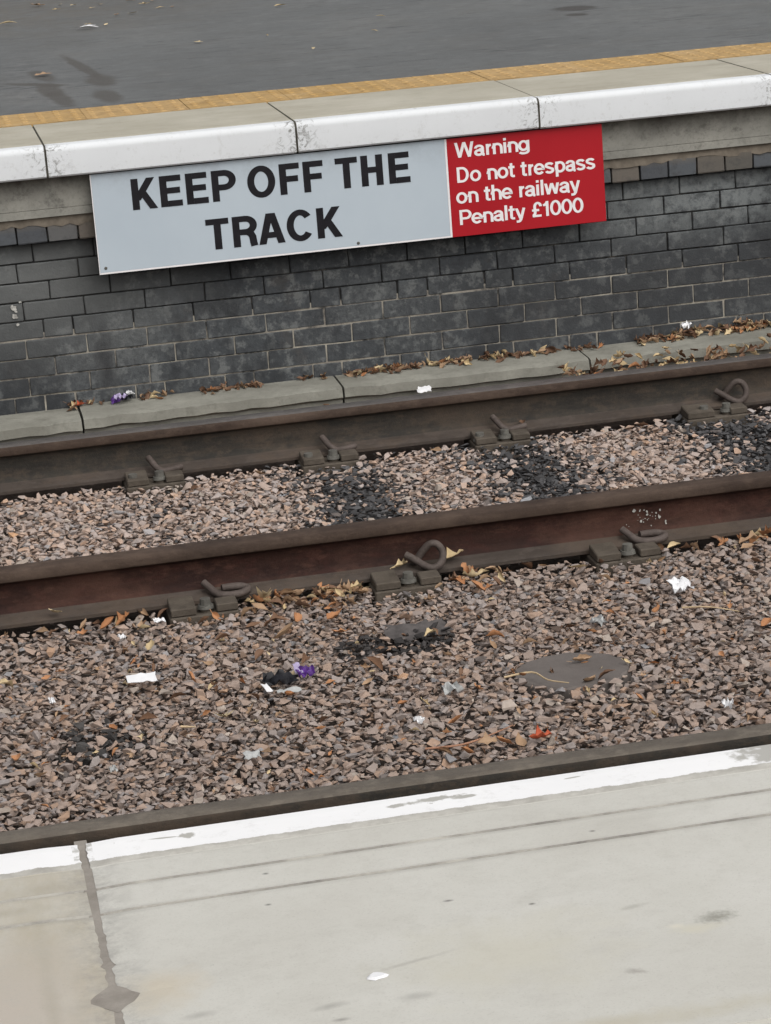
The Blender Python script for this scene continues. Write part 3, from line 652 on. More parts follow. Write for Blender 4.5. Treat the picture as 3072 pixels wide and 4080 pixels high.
# grotesque lettering drawn as strokes (cap height 1, x height .72)
def arc(cx, cy, rx, ry, a0, a1, n=14): return [(cx+rx*math.cos(R(a0+(a1-a0)*i/n)), cy+ry*math.sin(R(a0+(a1-a0)*i/n))) for i in range(n+1)]
def glyphs(w):
    h = w/2; X = .72; g = {}
    q = 1-h; o_r = (X)/2-h+.012
    def bowl(cx, rx=.225): return ('C', arc(cx, X/2, rx, X/2-h+.012, 0, 360, 26)[:-1])
    g['K'] = (.76, [[(.08+h, 0), (.08+h, 1)], [(.20, .30), (.61, 1.0)], [(.34, .62), (.645, 0)]])
    g['E'] = (.70, [[(.08+h, 0), (.08+h, 1)], [(.08+w, q), (.655, q)], [(.08+w, .515), (.62, .515)], [(.08+w, h), (.665, h)]])
    g['F'] = (.65, [[(.08+h, 0), (.08+h, 1)], [(.08+w, q), (.63, q)], [(.08+w, .50), (.585, .50)]])
    g['P'] = (.70, [[(.08+h, 0), (.08+h, 1)], [(.08+w, q)]+[(.42, q)]+arc(.42, .675, .225, q-.675, 90, -90)+[(.08+w, 1.35-q)]])
    g['O'] = (.84, [('C', arc(.42, .5, .36-h+.02, .5-h+.02, 0, 360, 32)[:-1])])
    g['T'] = (.64, [[(.32, 0), (.32, 1-w)], [(.015, q), (.625, q)]])
    g['H'] = (.76, [[(.08+h, 0), (.08+h, 1)], [(.68-h, 0), (.68-h, 1)], [(.08+w, .52), (.68-w, .52)]])
    g['R'] = (.74, [[(.08+h, 0), (.08+h, 1)], [(.08+w, q), (.43, q)]+arc(.43, .69, .21, q-.69, 90, -90)+[(.08+w, 1.38-q)], [(.36, 1.38-q), (.47, 1.37-q), (.56, .40), (.60, .30), (.615, .12), (.635, 0)]])
    g['A'] = (.74, [[(.015+h*1.05, 0), (.345, 1)], [(.725-h*1.05, 0), (.395, 1)], [(.20, .29), (.54, .29)]])
    g['C'] = (.78, [arc(.41, .5, .345-h+.02, .5-h+.02, 38, 322, 28)])
    g['W'] = (1.02, [[(.02+h*.8, 1), (.255, 0)], [(.255, 0), (.51, 1)], [(.51, 1), (.765, 0)], [(.765, 0), (1.0-h*.8, 1)]])
    g['D'] = (.78, [[(.08+h, 0), (.08+h, 1)], [(.08+w, q), (.36, q)]+arc(.36, .5, .335-h+.02, q-.5, 90, -90, 18)+[(.08+w, h)]])
    g['a'] = (.57, [[(.09, .50)]+arc(.275, .50, .185, X-h-.50+.01, 175, 0, 9)+[(.46, .12), (.50, h*.55), (.555, h*.5)], arc(.245, .215, .17, .215-h+.01, 0, 360, 20) and ('C', arc(.255, .212, .178, .212-h+.012, 0, 360, 20)[:-1]), [(.28, .40), (.45, .43)]])
    g['r'] = (.37, [[(.07+h, 0), (.07+h, X)], [(.07+h, .40)]+arc(.35, .40, .21, X-h-.40, 178, 92, 7)])
    g['n'] = (.58, [[(.06+h, 0), (.06+h, X)], [(.06+h, .42)]+arc(.295, .42, .215, X-h-.42+.01, 175, 0, 10)+[(.51, 0)]])
    g['h'] = (.58, [[(.06+h, 0), (.06+h, 1)], [(.06+h, .42)]+arc(.295, .42, .215, X-h-.42+.01, 175, 0, 10)+[(.51, 0)]])
    g['i'] = (.24, [[(.12, 0), (.12, X)], [(.12, .84), (.12, 1)]])
    g['l'] = (.24, [[(.12, 0), (.12, 1)]])
    g['g'] = (.60, [('C', arc(.29, .37, .215, X-.37-h+.012, 0, 360, 24)[:-1]), [(.525, X), (.525, .02)]+arc(.29, .0, .235, .14, 0, -160, 12)])
    g['o'] = (.60, [bowl(.30, .225)])
    g['e'] = (.58, [[(.075+h, .355), (.52, .355)]+arc(.295, .36, .225, X/2-h+.012, 2, 320, 24)])
    g['t'] = (.36, [[(.165, .92), (.165, .16)]+arc(.265, .16, .10, .16-h, 180, 270, 5)+[(.345, h)], [(.01, X-h*.8), (.345, X-h*.8)]])
    g['s'] = (.54, [arc(.27, .525, .185, X-h-.525+.01, 20, 180, 9)+[(.10, .47), (.20, .405), (.34, .335), (.44, .28)]+arc(.27, .20, .185, .20-h+.01, 10, -165, 11)])
    g['p'] = (.60, [[(.06+h, -.26), (.06+h, X)], ('C', arc(.31, .36, .22, X/2-h+.012, 0, 360, 24)[:-1])])
    g['w'] = (.80, [[(.015+h*.8, X), (.205, 0)], [(.205, 0), (.40, X)], [(.40, X), (.595, 0)], [(.595, 0), (.785-h*.8, X)]])
    g['y'] = (.56, [[(.015+h*.8, X), (.285, .0)], [(.545-h*.8, X), (.29, -.06)]+arc(.17, -.06, .10, .11, -10, -95, 5)+[(.06, -.17)]])
    g['£'] = (.60, [[(.52, .70)]+arc(.36, .70, .16, 1-h-.70+.01, 0, 180, 10)+[(.20, .55), (.225, .40), (.20, .22), (.11, h+.03)], [(.07, h), (.545, h)], [(.05, .46), (.43, .46)]])
    g['1'] = (.42, [[(.27, 0), (.27, 1)], [(.05, .74), (.16, .765), (.255, .90)]])
    g['0'] = (.60, [('C', arc(.30, .5, .225, .5-h+.012, 0, 360, 30)[:-1])])
    g[' '] = (.30, [])
    return g
def ribbon(pts, w, closed):
    p = []
    for q in pts:
        if not p or (Vector(q)-p[-1]).length > .012: p.append(Vector(q))
    n = len(p); L, Rr = [], []
    if n == 2 and not closed and abs(p[0].x-p[1].x) > .03 and abs(p[0].y-p[1].y) > .1:      # slanting stroke cut level at both ends
        d = p[1]-p[0]; hw = Vector((w/2*d.length/abs(d.y), 0)); sg = -1 if d.y > 0 else 1
        return [p[0]+sg*hw, p[1]+sg*hw], [p[0]-sg*hw, p[1]-sg*hw]
    for i in range(n):
        a = p[i-1] if (i or closed) else None; c_ = p[(i+1) % n] if (i < n-1 or closed) else None
        d1 = (p[i]-a).normalized() if a is not None else None; d2 = (c_-p[i]).normalized() if c_ is not None else None
        d = (d1+d2).normalized() if d1 is not None and d2 is not None else (d1 or d2)
        sc = 1/max(.55, d.dot(d2 if d2 is not None else d)); nrm = Vector((-d.y, d.x))*w/2*sc
        L.append(p[i]+nrm); Rr.append(p[i]-nrm)
    return L, Rr
def letter_line(text, left, right, base_px, cap, wgt, mat, track=0.0):
    """one line of lettering between two photograph columns, baseline through a pixel; each letter its own part"""
    q0 = P(left[0], left[1], y=YS); q1 = P(right[0], right[1], y=YS); zb = P(*base_px, y=YS)[2]
    G_ = glyphs(wgt); adv = sum(G_[c][0]+track for c in text)-track-.08-.04; s = (q1[0]-q0[0])/adv; cur = q0[0]-.06*s
    for ch in text:
        a, strokes = G_[ch]
        if strokes:
            b = MB(); lay = 0
            for st in strokes:
                closed = isinstance(st, tuple); pts = st[1] if closed else st
                L, Rr = ribbon(pts, wgt, closed); n = len(L); yy = YS-.0009-.00022*lay; lay += 1
                conv = lambda v, y: (cur+v.x*s, y, zb+v.y*cap)
                m_ = n if closed else n-1
                b.add([conv(v, yy) for v in L]+[conv(v, yy) for v in Rr]+[conv(v, YS+.0006) for v in L]+[conv(v, YS+.0006) for v in Rr],
                      [(i, (i+1) % n, n+(i+1) % n, n+i) for i in range(m_)]+[(2*n+i, 2*n+(i+1) % n, (i+1) % n, i) for i in range(m_)]+[(n+i, n+(i+1) % n, 3*n+(i+1) % n, 3*n+i) for i in range(m_)])
            o = b.build('letter', mat, None); o.parent = sign; o.location = (-1.95, .06, -.45)
        cur += (a+track)*s
letter_line('KEEP OFF THE', (522, 778), (1629, 668), (530, 838), .1135, .190, M_SBLACK)
letter_line('TRACK', (829, 935), (1355, 890), (875, 993), .1135, .190, M_SBLACK)
letter_line('Warning', (1815, 600), (2104, 570), (1832, 628), .0560, .148, M_SWHITE)
letter_line('Do not trespass', (1819, 700), (2367, 640), (1821, 729), .0575, .148, M_SWHITE)
letter_line('on the railway', (1822, 790), (2307, 740), (1826, 812), .0575, .148, M_SWHITE)
letter_line('Penalty £1000', (1830, 866), (2320, 815), (1832, 897), .0560, .148, M_SWHITE)

# ------------------------------------------------------------------ near platform
b = MB(); b.box(-60, 60, -14, -7.372, .3, ZP-.012)
near = b.build('platform_near', M_NCOPE); tag(near, 'pale concrete surface of the platform in the foreground', kind='structure')
b = MB(); b.box(-60, 60, -7.36, -6.80, -.185, .76); b.build('platform_front', M_BEAM, near)
NX = .424
def near_slab(i):
    xl, xr = NX+i*PIT_X, NX+(i+1)*PIT_X; r = random.Random(50+i)
    ys = []                                             # (y, z, material) from the front edge backwards
    f = -6.66
    ys = [(f+.004, .76, 1), (f, .768, 1), (f, .905, 1), (f-.002, .920, 1), (f-.008, .930, 1), (f-.018, ZP-.0005, 1)]
    y = f-.03
    while y > -6.745: ys.append((y, ZP, 1)); y -= .009
    ys.append((-6.752, ZP-.0008, 1)); ys.append((-6.7535, ZP-.0012, 0))
    g = [-6.8165, -6.8875]
    for gy_ in g: ys += [(gy_+.004, ZP-.0012, 0), (gy_+.0018, ZP-.0040, 2), (gy_-.0010, ZP-.0040, 2), (gy_-.003, ZP-.0012, 0)]
    y = -6.91
    while y > -7.365: ys.append((y, ZP-.0012, 0)); y -= .0085
    ys += [(-7.367, ZP-.0012, 0), (-7.368, .80, 0)]
    ys.sort(key=lambda t: (-t[0], t[1]) if t[0] > -6.9 and t[1] < .9 else (-t[0], t[1]))
    rowsV, mat = [], []
    nx = 24
    for (y, z, m) in ys:
        def edge(side):
            d = .0044+r.uniform(-.0012, .0014)+(.003 if r.random() < .06 else 0)
            d += .024*max(0, 1-abs(y+7.100)/.030)       # diamond lifting pocket
            return d if z > .9 else .005
        a, c_ = xl+edge(0), xr-edge(1)
        rowsV.append([(a+(c_-a)*j/nx, y, z-(.0018 if j in (0, nx) and z > .9 else 0)) for j in range(nx+1)])
        mat.append(m)
    b = MB(); W_ = nx+1; b.v = [p for rw in rowsV for p in rw]
    for a in range(len(ys)-1):
        for j in range(nx): b.f.append((a*W_+j, a*W_+j+1, (a+1)*W_+j+1, (a+1)*W_+j)); b.mi.append(2 if 2 in (mat[a], mat[a+1]) else mat[a] if mat[a] == mat[a+1] else 0)
        # ragged line between paint and bare concrete comes from the slab's own rows; side walls of the slab:
    o0 = len(b.v); b.v += [(x, y, .76) for rw in rowsV for (x, y) in ((rw[0][0], rw[0][1]), (rw[-1][0], rw[-1][1]))]
    for a in range(len(ys)-1):
        b.f += [(a*W_, (a+1)*W_, o0+2*(a+1), o0+2*a), (a*W_+nx, o0+2*a+1, o0+2*(a+1)+1, (a+1)*W_+nx)]; b.mi += [0, 0]
    return b.build('coping_slab', [M_NCOPE, M_NWHITE, M_GROOVE], near)
for i in range(-3, 4): near_slab(i)
for i in range(-2, 4):
    x = NX+i*PIT_X; b = MB(); b.box(x-.0075, x+.0075, -7.366, -6.664, .77, ZP-.0034)
    b.add([(x-.032, -7.100, ZP-.0030), (x, -7.134, ZP-.0030), (x+.032, -7.100, ZP-.0030), (x, -7.066, ZP-.0030)], [(0, 1, 2, 3)])
    b.build('mortar_joint', M_JOINT, near)
# chewed-gum white blob
q = P(813*1.844, 2108*1.844, ZP); b = MB(); n = 14
rd = [random.uniform(.75, 1.2) for _ in range(n)]
b.add([(q[0]+.0115*rd[i]*math.cos(i*6.283/n), q[1]+.0085*rd[i]*math.sin(i*6.283/n), ZP-.0008) for i in range(n)]+[(q[0]+.008*rd[i]*math.cos(i*6.283/n), q[1]+.006*rd[i]*math.sin(i*6.283/n), ZP+.0012) for i in range(n)],
      [(i, (i+1) % n, n+(i+1) % n, n+i) for i in range(n)]+[tuple(range(n, 2*n))])
b.build('gum_spot', M_PAPER, near)

# ------------------------------------------------------------------ fallen leaves
def leaf_data(kind, s, r):
    """curled leaf: midrib along x; returns verts, faces (two-sided thin blade)"""
    n = 7; curl = r.choice((-1, 1))*r.uniform(.6, 2.4); bend = r.uniform(-1.6, 2.6); tw = r.uniform(-.9, .9); V = []; F = []
    for i in range(n+1):
        t = i/n; x = (t-.5)*s
        if kind == 'lobed': wd = s*.48*max(.04, (math.sin(math.pi*t)**.7)*(.62+.38*math.cos(t*14)))
        else: wd = s*.27*max(.03, math.sin(math.pi*t**.85))
        wd *= r.uniform(.85, 1.15)
        zb = s*.20*bend*((t-.5)**2*2-.15)
        for j in (-1, -.5, 0, .5, 1): V.append((x+(.10*s*abs(j) if kind == 'lobed' else 0), j*wd*math.cos(j*curl*.5), zb+abs(j)**1.5*wd*math.sin(abs(curl)*.62)+r.uniform(-.035, .035)*s+tw*(t-.5)*j*wd))
    for i in range(n):
        for j in range(4): F.append((i*5+j, i*5+j+1, (i+1)*5+j+1, (i+1)*5+j))
    o = len(V); V += [(-s*.5, 0, .0), (-s*.78, s*.05, s*.05), (-s*.78, s*.05-.0016, s*.05), (-s*.5, -.002, 0)]; F.append((o, o+1, o+2, o+3))
    return V, F
LM = {}
for c_ in LEAF:
    for kd in ('oval', 'lobed'):
        for v in range(4):
            r = random.Random(hash((len(LM), v)) % 1000+len(LM)); V, F = leaf_data(kd, 1.0, r); b = MB(); b.add(V, F); LM[(c_, kd, v)] = b.mesh('fallen_leaf', LEAF[c_], 60)
WORDS = {'cream': 'pale cream', 'tan': 'light tan', 'orange': 'orange-brown', 'brown': 'dark brown', 'red': 'bright red-orange'}
used = {}
def leaf(x, y, z, s, c_, kd='oval', where='lying on the ballast', tilt=.35, group=None, rot=None):
    o = obj('fallen_leaf', LM[(c_, kd, random.randrange(4))], None, (x, y, z), (random.gauss(0, tilt), random.gauss(0, tilt), random.uniform(0, 6.283) if rot is None else rot))
    o.scale = (s, s, s)
    sz = 'large' if s > .062 else 'small' if s < .043 else 'mid-sized'
    tag(o, f"{sz} {WORDS[c_]} {kd} leaf {where}", 'leaf', f"{sz} {WORDS[c_]} {kd} leaves {where}"); return o
def zone(y): return 'on the broad ballast bed before the red rusty rail' if y < YB-.25 else ('caught along the red rusty rail' if y < YB else 'on the ballast between the wall-side rail and the red rail')
MARKS = [(308, 1482, 'the white card strip'), (635, 1480, 'the black and purple wrapper'), (1240, 1445, 'the round pad'), (905, 1362, 'the dark rubber sheet'), (1470, 1278, 'the crumpled white paper'),
         (890, 1240, 'the looped fastening'), (430, 1290, 'the low hooked fastening'), (1330, 1170, 'the fastening under bird droppings'), (1060, 1610, 'the pinkish leaf stalk'), (1535, 1332, 'the long pale straw'), (545, 1641, 'the long grey-white scrap')]
MARKS = [(PD(u, v, ZB), t) for u, v, t in MARKS]
def near_what(x, y):
    d = sorted((math.hypot(x-m[0][0], (y-m[0][1])*.7), m[1]) for m in MARKS)
    return f'on the ballast beside {d[0][1]}' if d[0][0] < .27 else zone(y)
LV = [(255, 1325, 'cream', 'oval', .055), (570, 1300, 'cream', 'lobed', .07), (615, 1377, 'tan', 'oval', .07), (725, 1340, 'orange', 'oval', .07), (600, 1352, 'brown', 'lobed', .07), (640, 1345, 'orange', 'oval', .06), (655, 1318, 'brown', 'oval', .06),
      (325, 1405, 'cream', 'oval', .05), (810, 1440, 'brown', 'oval', .06), (660, 1435, 'brown', 'oval', .06), (930, 1378, 'cream', 'oval', .05), (1070, 1378, 'orange', 'oval', .05), (1420, 1325, 'orange', 'oval', .045), (1235, 1362, 'brown', 'oval', .045),
      (487, 1556, 'cream', 'lobed', .06), (575, 1632, 'tan', 'oval', .05), (415, 1474, 'orange', 'oval', .04), (525, 1480, 'orange', 'oval', .04), (15, 1490, 'cream', 'oval', .06), (36, 1648, 'orange', 'oval', .05), (245, 1580, 'orange', 'oval', .045),
      (385, 1512, 'brown', 'oval', .05), (550, 1506, 'brown', 'oval', .04), (625, 1505, 'orange', 'oval', .04), (985, 1560, 'orange', 'oval', .045), (300, 1472, 'orange', 'oval', .04), (1090, 1613, 'orange', 'oval', .05), (1125, 1606, 'tan', 'oval', .05),
      (1165, 1603, 'red', 'lobed', .055), (1010, 1634, 'orange', 'oval', .05), (960, 1630, 'tan', 'oval', .045), (1310, 1467, 'brown', 'oval', .05), (1275, 1467, 'tan', 'oval', .05), (1190, 1392, 'brown', 'oval', .04), (1050, 1615, 'tan', 'lobed', .05),
      (1630, 1155, 'tan', 'lobed', .08), (1420, 1168, 'cream', 'oval', .05), (755, 1268, 'cream', 'oval', .05), (785, 1285, 'tan', 'oval', .05), (690, 1290, 'tan', 'lobed', .06), (715, 1285, 'brown', 'oval', .06), (1655, 1355, 'orange', 'oval', .05),
      (1145, 1392, 'tan', 'oval', .045), (735, 1370, 'orange', 'lobed', .05), (560, 1420, 'brown', 'oval', .045), (320, 1560, 'brown', 'oval', .05), (1065, 1400, 'tan', 'oval', .04), (1130, 1470, 'orange', 'oval', .035), (795, 1480, 'tan', 'oval', .035),
      (450, 1440, 'tan', 'oval', .035), (230, 1335, 'orange', 'oval', .06), (975, 1215, 'cream', 'lobed', .07), (995, 1235, 'tan', 'oval', .05), (985, 1260, 'orange', 'lobed', .05), (935, 1258, 'tan', 'oval', .05), (1045, 1235, 'tan', 'oval', .045), (1310, 1255, 'tan', 'oval', .04),
      (840, 1265, 'brown', 'oval', .05), (1455, 1160, 'cream', 'oval', .045), (1500, 1165, 'tan', 'oval', .05), (1550, 1150, 'brown', 'oval', .05), (1600, 1165, 'orange', 'oval', .045), (1295, 1200, 'brown', 'oval', .045), (870, 1228, 'cream', 'oval', .05), (90, 1350, 'tan', 'oval', .05),
      (180, 1335, 'tan', 'oval', .045), (120, 1330, 'cream', 'oval', .04), (350, 1330, 'brown', 'oval', .05), (440, 1345, 'brown', 'oval', .045), (535, 1330, 'tan', 'oval', .05), (545, 1355, 'brown', 'oval', .05), (480, 1385, 'brown', 'oval', .05), (1280, 1375, 'orange', 'oval', .03),
      (140, 1560, 'brown', 'oval', .035), (90, 1690, 'tan', 'oval', .035), (700, 1560, 'brown', 'oval', .035), (870, 1520, 'orange', 'oval', .03), (1350, 1560, 'brown', 'oval', .035), (1480, 1480, 'tan', 'oval', .04), (1560, 1420, 'orange', 'oval', .035), (1600, 1480, 'brown', 'oval', .035),
      (940, 960, 'tan', 'oval', .05), (1130, 920, 'brown', 'oval', .05), (560, 1010, 'tan', 'oval', .04), (1390, 905, 'brown', 'oval', .05), (420, 1060, 'brown', 'oval', .04)]
for (u, v, c_, kd, s) in LV:
    q = PD(u, v, ZB+.01); z = surf(q[0], q[1])
    if abs(q[1]-YB) < .085 or abs(q[1]-YA) < .085: 
        yr = YB if abs(q[1]-YB) < .085 else YA; q = PD(u, v, FZ+.02); z = FZ+.026 if abs(q[1]-yr) < .07 else surf(q[0], q[1])
    leaf(q[0], q[1], z+s*.16, s, c_, kd, near_what(q[0], q[1]))
# leaf resting on the bolt of the looped fastening
q = P(1590, 2268, FZ+.05); leaf(q[0], q[1]+.01, FZ+.056, .055, 'cream', 'lobed', 'resting on the bolt of the looped fastening', .15)
# drifts of small leaves: too many to count, one object for each drift
def drift(name, label, spots, mat_w, cat='leaf litter'):
    b = MB(); ks = list(LEAF); r = random.Random(len(spots))
    for (x, y, z, s) in spots:
        V, F = leaf_data(r.choice(['oval', 'oval', 'lobed']), s, r); M_ = Matrix.Translation((x, y, z+s*.12)) @ Matrix.Rotation(r.uniform(0, 6.28), 4, 'Z') @ Matrix.Rotation(r.gauss(0, .5), 4, 'X') @ Matrix.Rotation(r.gauss(0, .5), 4, 'Y')
        b.add([M_ @ Vector(v) for v in V], F, r.choices(range(5), mat_w)[0])
    o = b.build(name, [LEAF[q] for q in ks], None, 60); tag(o, label, cat, kind='stuff'); return o
r = random.Random(9)
sp_ = []
def wallpile(u0, u1, n, hgt, s0=.028, s1=.052):
    x0_, x1_ = PD(u0, 893-.122*u0, y=0)[0], PD(u1, 893-.122*u1, y=0)[0]
    for _ in range(n):
        t = r.random(); y = -.012-abs(r.gauss(0, .028)); sp_.append((x0_+(x1_-x0_)*t, y, -.054+r.random()*hgt*max(.15, 1+y/.07), r.uniform(s0, s1)))
wallpile(150, 240, 14, .012); wallpile(300, 370, 12, .02); wallpile(430, 560, 26, .014); wallpile(640, 700, 8, .012); wallpile(745, 860, 46, .020); wallpile(860, 1060, 46, .014); wallpile(1060, 1290, 46, .012); wallpile(1370, 1460, 34, .016); wallpile(1440, 1620, 70, .026); wallpile(1600, 1900, 110, .026); wallpile(1900, 2300, 120, .03)
drift('leaf_litter', 'drift of brown and tan dead leaves against the foot of the brick wall', sp_, (2.4, 6, 1, 11, .1))
sp_ = []
def gap(u0, u1, n, zt=.0):
    x0_, x1_ = PD(u0, 945-.12*u0, -.1)[0], PD(u1, 945-.12*u1, -.1)[0]
    for _ in range(n):
        x = x0_+(x1_-x0_)*r.random(); y = r.uniform(-.62, -.23); sp_.append((x, y, max(-.13, surf(x, y))+zt*r.random(), r.uniform(.028, .054)))
gap(230, 520, 18); gap(520, 700, 40); gap(700, 1000, 45); gap(1000, 1250, 70); gap(1180, 1640, 240, .085); gap(1640, 2100, 200, .085)
drift('leaf_litter', 'heap of dead leaves filling the gutter between concrete edging and wall-side rail', sp_, (4.5, 7, 1.2, 8, .1))
sp_ = []
for _ in range(420):
    u = r.choice([r.uniform(540, 790), r.uniform(540, 790), r.uniform(930, 1150), r.uniform(0, 1666), r.uniform(1380, 1666), r.uniform(560, 760)]); v = 1352-.128*u+abs(r.gauss(0, 30))-8
    q = PD(u, v, ZB); 
    if q[1] > YB-.078: continue
    if any(abs(q[0]-o.location.x) < .11 and abs(q[1]-o.location.y) < .1 for o in plates): continue
    sp_.append((q[0], q[1], surf(q[0], q[1]), r.uniform(.022, .06)))
drift('leaf_litter', 'scattered crumbs of dead leaf caught below the red rusty rail', sp_, (5, 7, 5, 5, .1))

sp_ = []
for _ in range(260):
    q = PD(r.uniform(-100, 1766), r.uniform(1270, 1760), ZB)
    if q[1] > YB-.12 or q[1] < YC+.09 or surf(q[0], q[1]) > -.10: continue
    sp_.append((q[0], q[1], surf(q[0], q[1]), r.uniform(.012, .03)))
drift('leaf_crumbs', 'tiny broken flecks of dead leaf strewn over the broad ballast bed', sp_, (3, 5, 4, 7, .1))

# ------------------------------------------------------------------ rubbish on the ballast
def sheet(name, u, v, wdt, dpt, mat, label, cat, rot=0, wr=.006, z=None, lift=.012, seed=1, group=None, thick=.0012, ragged=0, nx=8, ny=4):
    """crumpled or folded piece of thin sheet with real thickness"""
    q = PD(u, v, ZB+.01) if z is None else PD(u, v, z); r = random.Random(seed)
    zz = (surf(q[0], q[1]) if z is None else z)+lift
    b = MB(); V = []; hz = [[r.uniform(-1, 1)*wr for _ in range(ny+1)] for _ in range(nx+1)]
    for i in range(nx+1):
        for j in range(ny+1):
            e = 1-ragged*r.random() if i in (0, nx) or j in (0, ny) else 1
            V.append(((i/nx-.5)*wdt*e, (j/ny-.5)*dpt*e, hz[i][j]))
    N = len(V); V += [(x, y, zq-thick) for x, y, zq in V]; W_ = ny+1; F = []
    for i in range(nx):
        for j in range(ny):
            a = i*W_+j; F += [(a, a+W_, a+W_+1, a+1), (N+a, N+a+1, N+a+W_+1, N+a+W_)]
    for i in range(nx): F += [(i*W_, N+i*W_, N+(i+1)*W_, (i+1)*W_), (i*W_+ny, (i+1)*W_+ny, N+(i+1)*W_+ny, N+i*W_+ny)]
    for j in range(ny): F += [(j, j+1, N+j+1, N+j), (nx*W_+j, N+nx*W_+j, N+nx*W_+j+1, nx*W_+j+1)]
    b.add(V, F); o = b.build(name, mat, None, 50, loc=(q[0], q[1], zz)); o.rotation_euler = (r.uniform(-.1, .1)+.25, r.uniform(-.06, .06), rot)
    if label: tag(o, label, cat, group)
    return o
sheet('paper_strip', 308, 1482, .080, .040, M_PAPER, 'bright white rectangular strip of card on the ballast', 'paper', .02, .003, lift=.02, seed=2, nx=6, ny=3, ragged=.08)
sheet('paper_scrap', 1470, 1278, .070, .075, M_PAPER, 'crumpled bright white paper scrap on bare ballast, a straw below it', 'paper', .15, .012, lift=.02, seed=5, ragged=.5)
sheet('paper_scrap', 1295, 1350, .032, .05, M_PAPERG, 'small crumpled greenish white scrap above the round pad', 'paper', .3, .012, seed=6, ragged=.4)
sheet('paper_scrap', 907, 1563, .028, .03, M_PAPER, 'tiny white paper scrap among orange leaves by the greasy rail', 'paper', .6, .008, seed=7, ragged=.6)
sheet('paper_scrap', 1572, 1532, .035, .03, M_PAPER, 'thin curled white scrap on the ballast close to the greasy rail', 'paper', -.6, .010, seed=8, ragged=.7)
sheet('paper_scrap', 545, 1641, .046, .028, M_PAPERG, 'long grey-white scrap lying beside a tan leaf near the greasy rail', 'paper', .1, .004, seed=9, ragged=.3)
sheet('paper_scrap', 345, 1350, .036, .02, M_PAPER, 'small white folded scrap below the low hooked fastening', 'paper', .1, .004, seed=10, ragged=.2)
sheet('paper_scrap', 113, 1526, .018, .03, M_PAPER, 'tiny upright white scrap on the ballast left of the white card strip', 'paper', .1, .004, seed=11, ragged=.5)
sheet('paper_scrap', 245, 1670, .022, .025, M_PAPERG, 'small dull white scrap near a rusty brown stain of leaves', 'paper', .2, .006, seed=12, ragged=.5)
sheet('plastic_scrap', 975, 1496, .055, .04, M_PAPERG, 'crinkled translucent grey plastic scrap left of the round pad', 'plastic', .2, .012, seed=13, ragged=.5)
sheet('paper_scrap', 265, 1385, .025, .02, M_PAPER, 'small white fleck of paper on ballast under the red rail', 'paper', .2, .006, seed=14, ragged=.5)
sheet('paper_scrap', 918, 848, .062, .06, M_PAPER, 'smooth white scrap lying between concrete edging and wall-side rail', 'paper', 0, .003, z=-.088, seed=15, ragged=.5)
sheet('paper_scrap', 1483, 708, .05, .04, M_PAPER, 'white scrap caught in the leaf drift against the brick wall', 'paper', .2, .012, z=-.008, seed=16, ragged=.5)
# wrappers
t = empty('sweet_wrapper', tuple(PD(635, 1478, ZB))); tag(t, 'black and purple sweet wrapper lying open on the ballast', 'wrapper')
def part(o, p):
    bpy.context.view_layer.update(); mw = o.matrix_world.copy(); o.parent = p; o.matrix_parent_inverse = Matrix.Translation(p.location).inverted(); return o
part(sheet('purple_end', 662, 1468, .046, .038, M_PURPLE, None, None, .12, .008, lift=.022, seed=21), t)
part(sheet('lilac_band', 645, 1466, .018, .05, M_LILAC, None, None, .12, .005, lift=.027, seed=22, nx=3), t)
part(sheet('black_film', 605, 1480, .105, .060, M_BLACKP, None, None, -.15, .016, lift=.014, seed=23, ragged=.5), t)
part(sheet('white_edge', 625, 1498, .065, .016, M_PAPERG, None, None, .08, .004, lift=.010, seed=24, nx=6, ny=2), t)
part(sheet('white_edge', 577, 1495, .018, .04, M_PAPER, None, None, .3, .004, lift=.012, seed=25, nx=3, ny=2), t)
t = empty('crumpled_wrapper', tuple(PD(262, 866, -.054))); tag(t, 'crumpled purple and white wrapper on the concrete edging against the wall', 'wrapper')
part(sheet('purple_film', 252, 868, .05, .035, M_PURPLE, None, None, .15, .014, z=-.046, seed=31, ragged=.4), t)
part(sheet('white_print', 262, 862, .055, .025, M_LILAC, None, None, .2, .008, z=-.030, seed=32, ragged=.3), t)
part(sheet('white_end', 283, 855, .026, .03, M_PAPER, None, None, .9, .008, z=-.024, seed=33, ragged=.3), t)
part(sheet('dark_film', 275, 862, .05, .04, M_BLACKP, None, None, .3, .012, z=-.044, seed=34, ragged=.4), t)
# dark sheet lying in the stones
sheet('rubber_sheet', 905, 1362, .20, .085, M_GREYP, 'flat torn dark grey rubber sheet partly covered by ballast', 'rubber sheet', .06, .005, lift=-.002, seed=41, ragged=.35, nx=12, ny=6)
# straw, twigs
def stick(name, pts, rad, mat, label, cat):
    P3 = []
    for (u, v, dz) in pts:
        q = PD(u, v, ZB+.008); P3.append((q[0], q[1], max(surf(q[0], q[1]), ZB)+dz))
    o0 = Vector(P3[0]); b = MB(); b.tube([Vector(p)-o0 for p in P3], rad, 6, 4, True); tag(b.build(name, mat, None, 60, loc=o0), label, cat)
stick('straw', [(1475, 1329, .018), (1535, 1331, .02), (1598, 1335, .018)], .0028, M_STRAW, 'long straight pale straw lying across the ballast', 'straw')
stick('twig', [(1090, 1476, .012), (1150, 1468, .016), (1185, 1483, .014), (1230, 1490, .012)], .0030, M_STRAW, 'thin bent pale twig along the front of the round pad', 'twig')
stick('twig', [(920, 1634, .018), (1000, 1626, .02), (1060, 1608, .022), (1110, 1592, .024)], .0030, M_TWIG, 'pinkish brown leaf stalk above orange leaves beside the greasy rail', 'twig')
stick('straw', [(392, 1584, .014), (424, 1584, .015)], .0035, M_STRAW, 'short flat pale straw below the cream lobed leaf', 'straw')
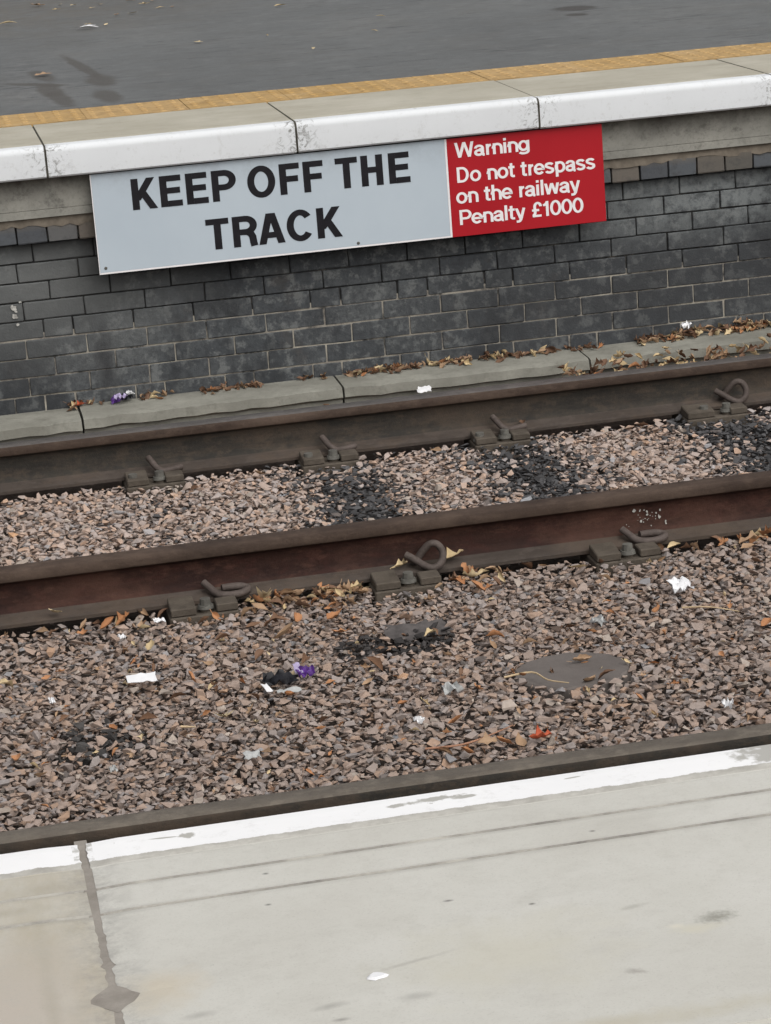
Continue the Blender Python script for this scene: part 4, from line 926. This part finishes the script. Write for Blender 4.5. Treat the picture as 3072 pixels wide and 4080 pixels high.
q = PD(1258, 1432, -.134); b = MB(); b.add(*leaf_data('oval', .055, random.Random(5))); o = b.build('curled_leaf', LEAF['tan'], None, 60, loc=(q[0], q[1], -.126)); o.rotation_euler = (.3, 0, .1); tag(o, 'curled tan leaf lying alone on the middle of the round pad', 'leaf')
# pale weed beside the looped fastening
q = PD(1020, 1222, ZB); t = empty('small_weed', tuple(q)); tag(t, 'tiny pale green weed sprouting from ballast beside the looped fastening', 'weed')
for i, (dx, dz, an) in enumerate(((-.02, .03, 2.2), (0, .035, 1.4), (.03, .02, .4), (.012, .012, .2))):
    b = MB(); L_ = .04; pts = [(0, 0), (.4, .22), (.75, .2), (1, 0), (.75, -.2), (.4, -.22)]
    b.add([(dx+L_*(a*math.cos(an)-c_*math.sin(an)*.6), c_*.01, dz+L_*(a*math.sin(an)+c_*math.cos(an)*.6)) for a, c_ in pts]+[(dx+L_*.5*math.cos(an), -.004, dz+L_*.5*math.sin(an))], [(j, (j+1) % 6, 6) for j in range(6)]); b.build('leaf', M_GREEN, t)
b = MB(); b.tube([(0, 0, -.02), (-.005, 0, .015), (.0, 0, .035)], .0018, 6, 3); b.build('stem', M_GREEN, t)
# pale crumbs on the asphalt of the far platform
AS = [(320, 52, .10), (610, 48, .06), (462, 85, .06), (1085, 12, .08), (1190, 38, .07), (1330, 68, .06), (965, 127, .06), (1100, 112, .06), (835, 40, .05), (1265, 10, .06), (1640, 353, .05), (880, 205, .04), (370, 625, .08), (60, 205, .12), (740, 205, .05), (1430, 60, .05), (760, 70, .05), (500, 40, .05)]
for j, (u, v, s) in enumerate(AS):
    q = P(u*.4802, v*.4802, ZP); leaf(q[0], q[1], ZP+s*.08, s*.95, 'cream' if j % 3 else 'tan', 'oval' if j % 2 else 'lobed', 'blown across the far grey asphalt', .08).scale.z *= .3
for j, (u, v, s) in enumerate([(1355, 212, .05), (1210, 28, .09), (1645, 72, .06), (1620, 135, .05), (1155, 155, .05)]):
    q = P(u*.922, v*.922, ZP); leaf(q[0], q[1], ZP+s*.08, s*.9, 'cream', 'oval', 'blown across the far grey asphalt', .08).scale.z *= .3
q = P(348, 115, ZP); b = MB(); b.add(*leaf_data('oval', .12, random.Random(3))); b.add([(x+.02, y+.10, z+.004) for x, y, z in leaf_data('oval', .07, random.Random(4))[0]], leaf_data('oval', .07, random.Random(4))[1])
tag(b.build('paper_scrap', M_PAPER, None, 60, loc=(q[0], q[1], ZP+.008)), 'folded white paper scrap lying on the far grey asphalt', 'paper').scale.z = .3
